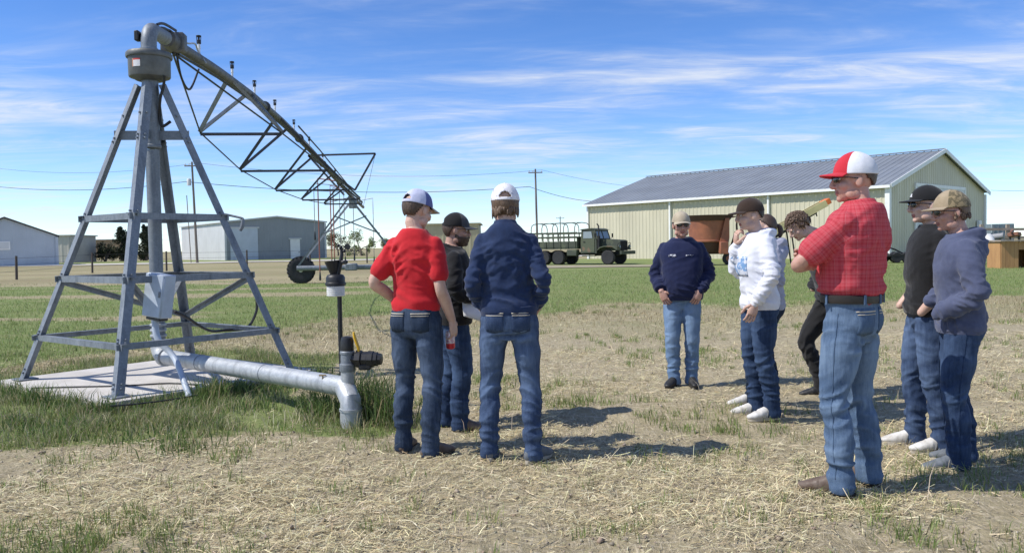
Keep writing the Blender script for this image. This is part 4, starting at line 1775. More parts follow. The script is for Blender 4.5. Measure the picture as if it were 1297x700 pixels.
for q in ((428.5, 311), (440, 313), (436, 318)):
    mb = MB()
    mb.tube([P(433, 319, YS), P(*q, YS + (.03 if q[0] > 439 else -.02))], .005, 6)
    mb.ell(P(*q, YS + (.03 if q[0] > 439 else -.02)), (.016, .016, .014), 10, 6)
    mb.build('wind_cup', M_BLACK, r)
mb = MB()
mb.tube([P(434, 318, YS), P(455, 317.5, YS)], .004, 6)
mb.bar(P(438, 315, YS), P(442, 310, YS), .05, .006)
mb.build('wind_vane', M_BLACK, r)

# ------------------------------------------------------------------ army truck
M_ARMY = simple('olive_drab_paint', (.085, .10, .06), .7, scale=1.6, c2=(.055, .065, .045), lo=.42, hi=.5)
M_ARMYT = simple('camouflage_paint', (.085, .10, .06), .7, scale=1.1, c2=(.17, .12, .075), lo=.56, hi=.58)
M_DARKM = simple('dark_underframe', (.02, .02, .02), .7)
M_TGLASS = simple('truck_glass', (.25, .30, .33), .1, var=.05)


def truck():
    # local frame: +X to the front, +Y to the left of the truck, origin under the front axle
    o = G(778, 334.5)
    yaw = math.radians(-33)
    r = thing('army_truck', 'olive army cargo truck with bare tarp hoops parked beside the barn', 'truck', (o.x, o.y, 0), yaw)
    B = lambda nm, mb, mt, par=r: mb.build(nm, mt, par, world=False)
    mb = MB()
    mb.box((-2.6, .42, .78), (6.4, .12, .22)).box((-2.6, -.42, .78), (6.4, .12, .22))
    mb.box((-.1, 0, .75), (.9, .8, .3))
    B('chassis', mb, M_DARKM)
    # hood, grille
    mb = MB()
    mb.prism([(-.85, -.62, .95), (.75, -.56, .95), (.75, -.56, 1.62), (.60, -.54, 1.70), (-.85, -.60, 1.80)], (0, 1.2, 0))
    B('hood', mb, M_ARMY)
    mb = MB()
    for i in range(9):
        mb.box((.79, -.44 + i * .11, 1.3), (.05, .05, .6))
    mb.box((.77, 0, 1.3), (.03, 1.1, .68))
    B('grille', mb, M_DARKM)
    for s in (-1, 1):
        mb = MB()
        pr = [(-.75, 0, 1.02), (-.55, 0, 1.22), (-.2, 0, 1.30), (.45, 0, 1.28), (.78, 0, 1.05), (.78, 0, 1.0), (.42, 0, 1.22), (-.2, 0, 1.24), (-.52, 0, 1.16), (-.72, 0, 1.0)]
        mb.prism([(x, s * .58, z) for x, _, z in pr], (0, s * .60, 0))
        B('fender', mb, M_ARMYT)
        mb = MB()
        mb.lathe([(.05, -.05), (.14, -.04), (.15, .03), (.12, .06), (.04, .07)], 14, Matrix.Translation((.80, s * .82, 1.22)) @ Matrix.Rotation(math.pi / 2, 4, 'Y'))
        h = B('headlight', mb, M_ARMY)
        mb = MB()
        mb.ell((.86, s * .82, 1.22), (.03, .10, .10), 12, 6)
        B('lens', mb, M_TGLASS, h)
        mb = MB()
        mb.tube([(.72, s * 1.02, 1.0), (.80, s * 1.02, 1.45), (.86, s * .82, 1.5), (.80, s * .62, 1.45)], .022, 6)
        B('brush_guard', mb, M_DARKM)
    mb = MB()
    mb.bbox((1.05, 0, .82), (.16, 2.25, .24), .02)
    B('bumper', mb, M_ARMY)
    # cab
    mb = MB()
    mb.prism([(-.85, -1.02, .80), (-.85, -1.02, 1.78), (-1.05, -1.0, 2.45), (-1.15, -.98, 2.5), (-2.05, -.98, 2.45), (-2.1, -1.02, 1.6), (-2.1, -1.02, .80)], (0, 2.04, 0))
    cab = B('cab', mb, M_ARMY)
    mb = MB()
    mb.prism([(-.80, -1.02, 2.44), (-1.2, -1.04, 2.56), (-2.1, -1.04, 2.50), (-2.12, -1.04, 2.44)], (0, 2.06, 0))
    B('cab_top', mb, M_ARMY)
    for s in (-1, 1):
        mb = MB()
        mb.box((-1.48, s * 1.035, 1.35), (.95, .04, .95))
        d = B('door', mb, M_ARMYT)
        mb = MB()
        mb.prism([(-1.15, s * 1.03, 1.85), (-1.24, s * 1.03, 2.32), (-1.86, s * 1.03, 2.32), (-1.88, s * 1.03, 1.85)], (0, s * .02, 0))
        B('window', mb, M_TGLASS, d)
        mb = MB()
        mb.box((-1.8, s * 1.07, 1.6), (.14, .04, .05))
        B('door_handle', mb, M_DARKM, d)
        mb = MB()
        mb.box((-1.45, s * .98, .62), (1.0, .28, .06))
        B('running_board', mb, M_ARMY)
    # windscreen, two panes in a frame standing on the cowl
    mb = MB()
    for a, b in (((-.80, -.98, 1.80), (-1.0, -.98, 2.42)), ((-.80, .98, 1.80), (-1.0, .98, 2.42)), ((-.80, 0, 1.80), (-1.0, 0, 2.42)), ((-1.0, -.98, 2.42), (-1.0, .98, 2.42)), ((-.80, -.98, 1.80), (-.80, .98, 1.80))):
        mb.bar(a, b, .08, .06)
    B('windscreen_frame', mb, M_ARMY)
    for s in (-1, 1):
        mb = MB()
        mb.prism([(-.815, s * .06, 1.84), (-.815, s * .93, 1.84), (-.985, s * .93, 2.37), (-.985, s * .06, 2.37)], (.012, 0, 0))
        B('windscreen_pane', mb, M_TGLASS)
        mb = MB()
        mb.tube([(-.88, s * 1.05, 1.75), (-.78, s * 1.35, 1.9), (-.78, s * 1.35, 2.1)], .015, 6)
        mb.box((-.78, s * 1.36, 2.05), (.04, .18, .28))
        B('mirror', mb, M_DARKM)
    mb = MB()
    mb.tube([(-.72, -.92, 1.0), (-.72, -.92, 2.0)], .10, 12)
    mb.tube([(-.72, -.92, 2.0), (-.72, -.92, 2.7), (-.85, -.92, 2.85)], .05, 10)
    B('exhaust_stack', mb, M_DARKM)
    # cargo bed
    mb = MB()
    mb.box((-4.25, 0, 1.18), (3.9, 2.35, .14))
    bed = B('bed_floor', mb, M_ARMY)
    for s in (-1, 1):
        mb = MB()
        mb.box((-4.25, s * 1.17, 1.45), (3.9, .06, .42))
        sd = B('bed_side', mb, M_ARMY)
        for i in range(7):
            mb = MB()
            mb.box((-2.45 - i * .6, s * 1.22, 1.45), (.08, .05, .42))
            B('side_rib', mb, M_ARMY, sd)
        for z in (1.95, 2.25):
            mb = MB()
            mb.box((-4.25, s * 1.17, z), (3.9, .035, .13))
            B('stake_rail', mb, M_ARMY)
        for i in range(5):
            mb = MB()
            mb.box((-2.5 - i * .87, s * 1.15, 1.85), (.07, .05, .9))
            B('stake', mb, M_ARMY)
    mb = MB()
    mb.box((-2.32, 0, 1.62), (.06, 2.3, .75))
    B('headboard', mb, M_ARMY)
    mb = MB()
    mb.box((-6.2, 0, 1.45), (.06, 2.3, .42))
    B('tailgate', mb, M_ARMY)
    for i in range(5):
        x = -2.5 - i * .9
        mb = MB()
        mb.tube([(x, -1.15, 1.7), (x, -1.15, 2.62), (x, -1.02, 2.85), (x, -.7, 2.95), (x, 0, 3.0), (x, .7, 2.95), (x, 1.02, 2.85), (x, 1.15, 2.62), (x, 1.15, 1.7)], .03, 8)
        B('tarp_hoop', mb, M_ARMY)
    mb = MB()
    mb.tube([(-2.3, -.35, 3.0), (-6.15, -.35, 2.99)], .025, 6)
    B('hoop_ridge', mb, M_ARMY)
    mb = MB()
    mb.bbox((-2.75, -.95, .85), (.8, .5, .45), .04)
    B('fuel_tank', mb, M_ARMY)
    # wheels
    for x, dual in ((0, 0), (-3.9, 1), (-5.1, 1)):
        for s in (-1, 1):
            Mw = Matrix.Translation((x, s * (.92 if not dual else .88), .50)) @ Matrix.Rotation(math.pi / 2, 4, 'X')
            mb = MB()
            w = .13 if not dual else .24
            mb.lathe([(.27, -w), (.44, -w - .01), (.50, -w * .7), (.51, 0), (.50, w * .7), (.44, w + .01), (.27, w)], 28, Mw)
            for i in range(26):
                a = 2 * math.pi * i / 26
                mb.box(Mw @ Vector((.505 * math.cos(a), .505 * math.sin(a), 0)), (.03, .05, w * 1.6), Mw.to_3x3() @ Matrix.Rotation(a, 3, 'Z'))
            ty = B('wheel', mb, M_RUBBER)
            mb = MB()
            mb.lathe([(.03, -w * .5), (.10, -w * .6), (.20, -w * .4), (.27, -w * .9), (.28, w * .9), (.20, w * .4), (.10, w * .6), (.03, w * .5)], 20, Mw)
            B('rim', mb, M_ARMYT, ty)


truck()

# ------------------------------------------------------------------ rusty tub grinder with its conveyor
M_RUSTO = simple('faded_rust_orange', (.36, .13, .065), .75, scale=1.5, c2=(.22, .085, .05))
M_RUSTD = simple('dark_rust', (.075, .04, .028), .85, scale=2)
M_CREAM = simple('cream_yellow_paint', (.68, .58, .28), .6, scale=1.2, c2=(.50, .42, .20))
gY = 52.0
gk = gY / FPX
gc = P(897, 330, gY)
r = thing('tub_grinder', 'faded orange tub feed grinder parked against the barn', 'feed grinder', (gc.x, gY, 0))
z_at = lambda py: P(897, py, gY).z
mb = MB()
R0 = 26.5 * gk
mb.lathe([(R0 * .84, 0), (R0 * .86, .02), (R0 * .97, z_at(280) - z_at(304)), (R0 * .93, z_at(280) - z_at(304)), (R0 * .80, .06)], 30, Matrix.Translation((gc.x, gY, z_at(304))))
mb.build('tub', M_RUSTO, r)
mb = MB()
mb.lathe([(R0 * .97, 0), (R0 * 1.18, z_at(273) - z_at(280)), (R0 * 1.20, z_at(273) - z_at(280)), (R0 * 1.0, 0)], 30, Matrix.Translation((gc.x, gY, z_at(280))))
mb.build('tub_flare', M_RUSTD, r)
mb = MB()
mb.lathe([(R0 * .87, -.02), (R0 * .89, 0), (R0 * .89, .10), (R0 * .86, .12)], 30, Matrix.Translation((gc.x, gY, z_at(306))))
mb.build('tub_band', M_RUSTO, r)
mb = MB()
mb.lathe([(R0 * .55, z_at(320)), (R0 * .62, z_at(318)), (R0 * .80, z_at(306)), (R0 * .7, z_at(305))], 24, Matrix.Translation((gc.x, gY, 0)))
mb.box((gc.x, gY, z_at(320)), (2.6, 1.2, .16))
mb.build('tub_base', M_RUSTD, r)
for dx in (-.35, 1.1):
    mb = MB()
    mb.lathe([(.2, -.12), (.36, -.13), (.40, 0), (.36, .13), (.2, .12)], 20, Matrix.Translation((gc.x + dx, gY - .7, .40)) @ Matrix.Rotation(math.pi / 2, 4, 'X'))
    w = mb.build('wheel', M_RUBBER, r)
    mb = MB()
    mb.lathe([(.02, -.10), (.2, -.09), (.2, .09), (.02, .1)], 14, Matrix.Translation((gc.x + dx, gY - .75, .40)) @ Matrix.Rotation(math.pi / 2, 4, 'X'))
    mb.build('rim', M_RUSTO, w)
mb = MB()
a = P(919, 274, gY - 1.2)
mb.prism([P(919, 276, gY - 1.2), P(924, 276, gY - 1.2), P(924, 300, gY - 1.2), P(921, 320, gY - 1.2), P(911, 320, gY - 1.2), P(912, 306, gY - 1.2)], (0, .25, 0))
mb.build('side_plate', M_RUSTO, r)
mb = MB()
mb.tube([P(934, 300, gY - 1), P(933, 285, gY - 1), P(934, 274, gY - 1), P(925, 275, gY - 1)], .06, 8)
mb.prism([P(938, 292, gY - 1.1), P(931, 293, gY - 1.1), P(926, 309, gY - 1.1), P(924, 312, gY - 1.1), P(931, 310, gY - 1.1)], (0, .1, 0))
mb.build('lift_arm', M_RUSTD, r)
mb = MB()
mb.bbox(P(917, 314, gY - 1.3), (.5, .35, .75), .03)
mb.build('gearbox', M_RUSTO, r)
ca, cbp = P(926, 323, gY - .3), P(1047, 257, gY - .3)
r = thing('conveyor', 'cream yellow inclined conveyor with orange tip leaning behind the white hoodie', 'conveyor', (ca.x, ca.y, 0))
for dy in (0, .7):
    mb = MB()
    mb.bar(ca + Vector((0, dy, 0)), cbp + Vector((0, dy, 0)), .42, .12)
    mb.build('side_rail', M_CREAM, r)
mb = MB()
mb.bar(ca + Vector((0, .35, -.1)), cbp + Vector((0, .35, -.1)), .06, .66, up=(0, 0, 1))
mb.build('belt', M_RUBBER, r)
mb = MB()
dcv = (cbp - ca).normalized()
mb.bar(ca.lerp(cbp, .25) + Vector((0, .3, -.5)), cbp + Vector((0, .3, -.28)) - dcv * .6, .14, .1)
mb.build('under_truss', M_DARKM, r)
for f in (.30, .5, .7, .9):
    mb = MB()
    q = ca.lerp(cbp, f)
    mb.bar(q + Vector((0, .3, -.1)), q + Vector((.1, .3, -.5)), .06, .06)
    mb.build('truss_web', M_DARKM, r)
mb = MB()
mb.bbox(cbp + Vector((.05, .35, .05)), (.45, .8, .35), .03, Matrix.Rotation(-.5, 3, 'Y'))
mb.build('head_guard', simple('orange_paint', (.7, .16, .03), .5), r)
q = ca.lerp(cbp, .62)
for yy in (-.1, .8):
    mb = MB()
    mb.tube([(q.x, q.y + yy, q.z - .3), (q.x + .3, q.y + yy, 0)], .05, 8)
    mb.build('prop_leg', M_DARKM, r)

# ------------------------------------------------------------------ trailer by the barn corner, yard clutter at the right
M_RWOOD = simple('orange_pine_boards', (.48, .27, .11), .75, scale=5, c2=(.36, .19, .08), stretch=(1, 1, .2))
M_OLDW = simple('grey_weathered_boards', (.34, .28, .22), .9, scale=4)
tY = 50.0
r = thing('flat_trailer', 'dark flat implement trailer at the barn corner behind the checked shirt', 'trailer', P(1138, 330, tY).xy.to_3d())
mb = MB()
a, b = P(1119, 323, tY), P(1168, 323, tY)
mb.box(((a.x + b.x) / 2, tY, a.z), (b.x - a.x, 1.8, .12))
mb.build('deck', M_DARKM, r)
for px in (1128, 1140, 1156):
    for dy in (-.8, .8):
        q = P(px, 327, tY)
        mb = MB()
        mb.lathe([(.1, -.08), (.3, -.09), (.33, 0), (.3, .09), (.1, .08)], 18, Matrix.Translation((q.x, tY + dy, .33)) @ Matrix.Rotation(math.pi / 2, 4, 'X'))
        mb.build('wheel', M_RUBBER, r)
mb = MB()
mb.tube([P(1122, 312, tY), P(1134, 316, tY), P(1146, 322, tY)], .05, 6)
mb.tube([P(1122, 312, tY), P(1120.5, 323, tY)], .05, 6)
mb.build('hitch_frame', M_DARKM, r)

cY = 38.0
q0, q1 = P(1268, 306, cY), P(1312, 328, cY)
r = thing('wooden_crate', 'orange brown wooden box with dark opening at the right edge', 'crate', ((q0.x + q1.x) / 2, cY, 0))
zt = q0.z
wd = q1.x - q0.x
for i in range(8):
    x = q0.x + wd * (i + .5) / 8
    if i in (4, 5):
        mb = MB()
        mb.box((x, cY, zt * .84), (wd / 8 - .01, .03, zt * .3))
    else:
        mb = MB()
        mb.box((x, cY + .002 * (i % 2), zt * .5), (wd / 8 - .01, .03, zt))
    mb.build('plank', M_RWOOD, r)
for x in (q0.x, q1.x):
    mb = MB()
    mb.box((x, cY + .55, zt / 2), (.04, 1.05, zt))
    mb.build('side_panel', M_RWOOD, r)
mb = MB()
mb.box(((q0.x + q1.x) / 2, cY + .5, zt + .04), (wd + .2, 1.3, .06))
mb.build('lid', M_OLDW, r)
mb = MB()
mb.box(((q0.x + q1.x) / 2, cY + 1.0, zt / 2), (wd, .04, zt - .05))
mb.build('back_panel', M_RWOOD, r)

r = thing('rail_fence', 'weathered wooden yard rails behind the blue hoodie', 'fence', P(1272, 325, 44).xy.to_3d())
for py in (290.5, 301):
    a, b = P(1238, py, 44), P(1320, py - .5, 44)
    mb = MB()
    mb.bar(a, b, .14, .05)
    mb.build('rail', M_OLDW, r)
for px in (1244, 1277, 1310):
    a = P(px, 284, 44)
    mb = MB()
    mb.box((a.x, 44.06, a.z / 2 - .1), (.16, .14, a.z + .2))
    mb.build('post', M_OLDW, r)
bY = 75
a, b = P(1256, 283.5, bY), P(1285, 283.5, bY)
r = thing('storage_bin', 'blue grey storage bin beyond the yard rails', 'bin', ((a.x + b.x) / 2, bY, 0))
mb = MB()
mb.bbox(((a.x + b.x) / 2, bY + 1, a.z / 2), (b.x - a.x, 2.0, a.z), .05)
bo = mb.build('bin_body', simple('blue_grey_paint', (.20, .26, .29), .6), r)
for i in range(5):
    mb = MB()
    mb.box((a.x + (b.x - a.x) * (i + .5) / 5, bY - .02, a.z / 2), (.06, .06, a.z * .9))
    mb.build('bin_rib', M_GALV, bo)
random.seed(4)
M_JUNK = [simple('junk_grey', (.30, .30, .30), .7), simple('junk_dark', (.06, .06, .06), .7), simple('junk_white', (.60, .60, .58), .6), simple('junk_rust', (.24, .11, .07), .8)]
for i, (px, py, w_, h_, mi, lab) in enumerate(((1253, 306, .8, .5, 2, 'white scrap drum lying behind the blue hoodie'), (1262, 312, .5, .8, 1, 'dark scrap wheel frame beside the wooden crate'),
                                              (1259, 300, 1.0, .3, 0, 'grey scrap beam on the yard heap'), (1285, 297, .8, .5, 3, 'rusty scrap hopper behind the wooden crate'),
                                              (1253, 318, .9, .35, 1, 'dark scrap axle low beside the blue hoodie'))):
    q = P(px, py, 42 + i * .4)
    r = thing('scrap_part', lab, 'scrap', (q.x, q.y, 0))
    mb = MB()
    rot = Euler((random.uniform(-.3, .3), random.uniform(-.5, .5), random.uniform(0, 3))).to_matrix()
    zc = max(q.z, .2)
    if i % 2 == 0:
        mb.lathe([(.05, -w_ / 2), (h_ * .5, -w_ / 2 + .03), (h_ * .52, 0), (h_ * .5, w_ / 2 - .03), (.05, w_ / 2)], 14, Matrix.Translation((q.x, q.y, zc)) @ rot.to_4x4() @ Matrix.Rotation(1.4, 4, 'Y'))
    else:
        mb.bbox((q.x, q.y, zc), (w_, .5, h_ * .4), .03, rot)
        mb.bar(Vector((q.x, q.y, zc)) + rot @ Vector((-w_, 0, .1)), Vector((q.x, q.y, zc)) + rot @ Vector((w_, .2, .3)), .08, .08)
    mb.build('scrap_body', M_JUNK[mi], r)
    for dx in (-.3, .3):
        mb = MB()
        mb.box((q.x + dx * w_, q.y, zc / 2 - .05), (.08, .08, zc))
        mb.build('scrap_leg', M_JUNK[1], r)
# ------------------------------------------------------------------ people
def remeshed(mb, voxel, smooth=2):
    """one continuous surface round all shapes in mb"""
    me = bpy.data.meshes.new('tmp')
    me.from_pydata(mb.v, [], mb.f)
    o = bpy.data.objects.new('tmp', me)
    COL.objects.link(o)
    m = o.modifiers.new('r', 'REMESH')
    m.mode = 'VOXEL'
    m.voxel_size = voxel
    m.adaptivity = 0.0
    if smooth:
        s = o.modifiers.new('s', 'SMOOTH')
        s.iterations = smooth
        s.factor = .5
    dg = bpy.context.evaluated_depsgraph_get()
    out = bpy.data.meshes.new_from_object(o.evaluated_get(dg))
    bpy.data.objects.remove(o)
    bpy.data.meshes.remove(me)
    return out


def coords(me):
    n = len(me.vertices)
    c = np.empty(n * 3, np.float32)
    me.vertices.foreach_get('co', c)
    nn = np.empty(n * 3, np.float32)
    me.vertices.foreach_get('normal', nn)
    return c.reshape(-1, 3).astype(float), nn.reshape(-1, 3).astype(float)


def put(me, co):
    me.vertices.foreach_set('co', co.astype(np.float32).ravel())
    me.polygons.foreach_set('use_smooth', np.ones(len(me.polygons), bool))
    me.update()


def ridge(q, seed):
    """sharp creases with soft valleys"""
    n = vnoise(q, seed)
    return .9 - 2.6 * np.abs(n) ** .8


def folds(co, nn, zones, base, seed, freq=9.0):
    d = 1.5 * base * fbm(co * freq, 3, seed)
    warp = np.stack([vnoise(co * 5 + 3, seed + 1), vnoise(co * 5 + 9, seed + 2), vnoise(co * 5 + 15, seed + 3)], 1)
    for c, rad, amp, axis, fa, fb in zones:
        amp = amp * 1.75
        c = np.array(c)
        ax = np.array(Vector(axis).normalized())
        rel = co - c
        w = np.exp(-((rel / np.array(rad)) ** 2).sum(1))
        al = rel @ ax
        perp = rel - al[:, None] * ax
        q = perp * fb * 1.3 + np.outer(al, ax) * fa * 1.45 + warp * .9
        d = d + amp * w * ridge(q, seed + 7)
    return co + nn * d[:, None]


# -- cloth materials
def cloth_mat(name, c, c2=None, scale=5, rough=.9, weave=420, wb=.25, lo=.38, hi=.66, sheen=.15):
    t = NT(name)
    if c2 is None:
        c2 = tuple(x * .78 for x in c)
    n1 = t.noise(scale, 5, .6)
    fine = t.noise(weave, 2, .5)
    col = t.mix(t.ramp(n1, lo, hi), c, c2)
    col = t.mix(t.ramp(fine, .35, .65, 0, .22), col, tuple(min(1, x * 1.35 + .01) for x in c))
    t.set('Base Color', col)
    t.set('Roughness', rough)
    t.set('Specular IOR Level', .2)
    t.set('Sheen Weight', sheen)
    t.bump(t.math('ADD', t.noise(38, 4, .6), t.math('MULTIPLY', fine, .35)), wb, .006)
    return t.mat


def denim(name, dark, light, wear_shade=.5):
    """indigo with its worn, paler thighs, seat and knees; folds also shaded in the colour"""
    t = NT(name)
    wa = t.attr('wear_shade')
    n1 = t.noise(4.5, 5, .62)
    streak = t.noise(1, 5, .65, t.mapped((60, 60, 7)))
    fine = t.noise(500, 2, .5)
    f = t.math('ADD', t.math('MULTIPLY', wa.outputs['Fac'], wear_shade), t.ramp(n1, .3, .75, -.12, .22))
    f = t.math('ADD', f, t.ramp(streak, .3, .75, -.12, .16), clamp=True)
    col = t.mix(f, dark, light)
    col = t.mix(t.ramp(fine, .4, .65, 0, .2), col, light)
    t.set('Base Color', col)
    t.set('Roughness', .88)
    t.set('Specular IOR Level', .2)
    t.bump(t.math('ADD', t.noise(45, 5, .65), t.math('MULTIPLY', fine, .3)), .35, .006)
    return t.mat


def skin_mat(name, c, c2):
    t = NT(name)
    n = t.noise(14, 5, .6)
    col = t.mix(t.ramp(n, .35, .68), c, c2)
    t.set('Base Color', col)
    t.set('Roughness', .52)
    t.set('Specular IOR Level', .4)
    t.set('Subsurface Weight', .08)
    t.b.inputs['Subsurface Radius'].default_value = (.012, .005, .003)
    t.bump(t.noise(160, 3, .6), .12, .003)
    return t.mat


def hair_mat(name, c, c2):
    t = NT(name)
    n = t.noise(1, 5, .65, t.mapped((150, 150, 26)))
    t.set('Base Color', t.mix(t.ramp(n, .35, .65), c, c2))
    t.set('Roughness', .55)
    t.bump(n, .7, .006)
    return t.mat


SKIN = skin_mat('skin_tanned', (.50, .32, .24), (.41, .23, .165))
SKIN2 = skin_mat('skin_light', (.60, .41, .325), (.52, .32, .24))
SKIN3 = skin_mat('skin_ruddy', (.53, .32, .25), (.44, .23, .17))
LIP = simple('lip_skin', (.34, .13, .11), .5)
EYEW = simple('eye_white', (.6, .58, .55), .3)
EYED = simple('eye_dark', (.03, .02, .015), .2)
H_BROWN = hair_mat('brown_hair', (.10, .062, .04), (.04, .025, .018))
H_LIGHT = hair_mat('light_brown_hair', (.16, .10, .06), (.07, .042, .026))
H_GREY = hair_mat('grey_hair', (.30, .28, .26), (.16, .15, .14))
H_DARK = hair_mat('dark_hair', (.03, .02, .016), (.012, .009, .008))
M_LENS = simple('dark_lens', (.01, .01, .012), .08, spec=.8)
M_SHOE_BR = simple('brown_leather', (.10, .065, .045), .6, scale=20, c2=(.17, .13, .10), bump=.2)
M_SHOE_BK = simple('black_leather', (.022, .022, .022), .55, scale=20, bump=.2)
M_SHOE_WH = simple('white_canvas', (.66, .65, .62), .7, scale=14, c2=(.44, .41, .35))
M_SHOE_GY = simple('grey_canvas', (.10, .115, .13), .8, scale=25, c2=(.16, .175, .19))
M_SOLE_W = simple('soiled_rubber_sole', (.50, .46, .38), .7, scale=25, c2=(.33, .29, .22))
M_LACE = simple('grey_lace', (.16, .17, .17), .8)
M_SOLE_D = simple('dark_rubber_sole', (.03, .027, .025), .8)
M_BELT = simple('black_belt_leather', (.025, .02, .018), .5)
M_STITCH = simple('pale_stitching', (.52, .47, .38), .8)


def hand(mb, wrist, d, n, side, curl=.35, spread=.012, s=1.0, thumb_out=.7):
    """palm and five fingers: d wrist to knuckles, n palm side, side = thumb side"""
    d, n = Vector(d).normalized(), Vector(n)
    n = (n - d * n.dot(d)).normalized()
    t = Vector(side)
    t = (t - d * t.dot(d) - n * t.dot(n)).normalized()
    w = Vector(wrist)
    mb.tube([w - d * .02 * s, w + d * .025 * s, w + d * .06 * s, w + d * .095 * s], [(.027 * s, .021 * s), (.034 * s, .020 * s), (.042 * s, .018 * s), (.038 * s, .014 * s)], 12, up=t, samples=3)
    for off, L_, r_ in ((.030, .072, .0088), (.010, .082, .0092), (-.010, .077, .0088), (-.029, .060, .0078)):
        p = w + d * .088 * s + t * (off * s)
        dd = (d + t * off * .8 / .03 * spread * 10).normalized()
        path, rad = [p], [r_ * s * 1.05]
        ang = curl * .6
        for seg, f in ((.45, 1.0), (.32, .92), (.23, .75)):
            v = dd * math.cos(ang) + n * math.sin(ang)
            p = p + v * (L_ * seg * s)
            path.append(p)
            rad.append(r_ * f * s)
            ang += curl * 1.1
        mb.tube(path, rad, 8, samples=2)
        mb.ell(path[-1], (rad[-1],) * 3, 8, 5)
    p = w + d * .022 * s + t * .024 * s
    v1 = (d * .55 + t * thumb_out + n * .25).normalized()
    v2 = (d * .85 + t * thumb_out * .25 + n * (.25 + curl * .5)).normalized()
    q1 = p + v1 * .042 * s
    q2 = q1 + v2 * .034 * s
    q3 = q2 + (v2 + n * curl * .3).normalized() * .026 * s
    mb.tube([p, q1, q2, q3], [.015 * s, .0125 * s, .0108 * s, .0085 * s], 8, samples=2)
    mb.ell(q3, (.0085 * s,) * 3, 8, 5)


TORSO = [(.90, .165, .115, -.010), (.97, .166, .116, -.010), (1.05, .159, .110, .0), (1.15, .163, .112, .005), (1.27, .177, .119, .004), (1.37, .183, .114, -.006),
         (1.435, .166, .099, -.016), (1.482, .120, .083, -.022), (1.525, .074, .068, -.018)]


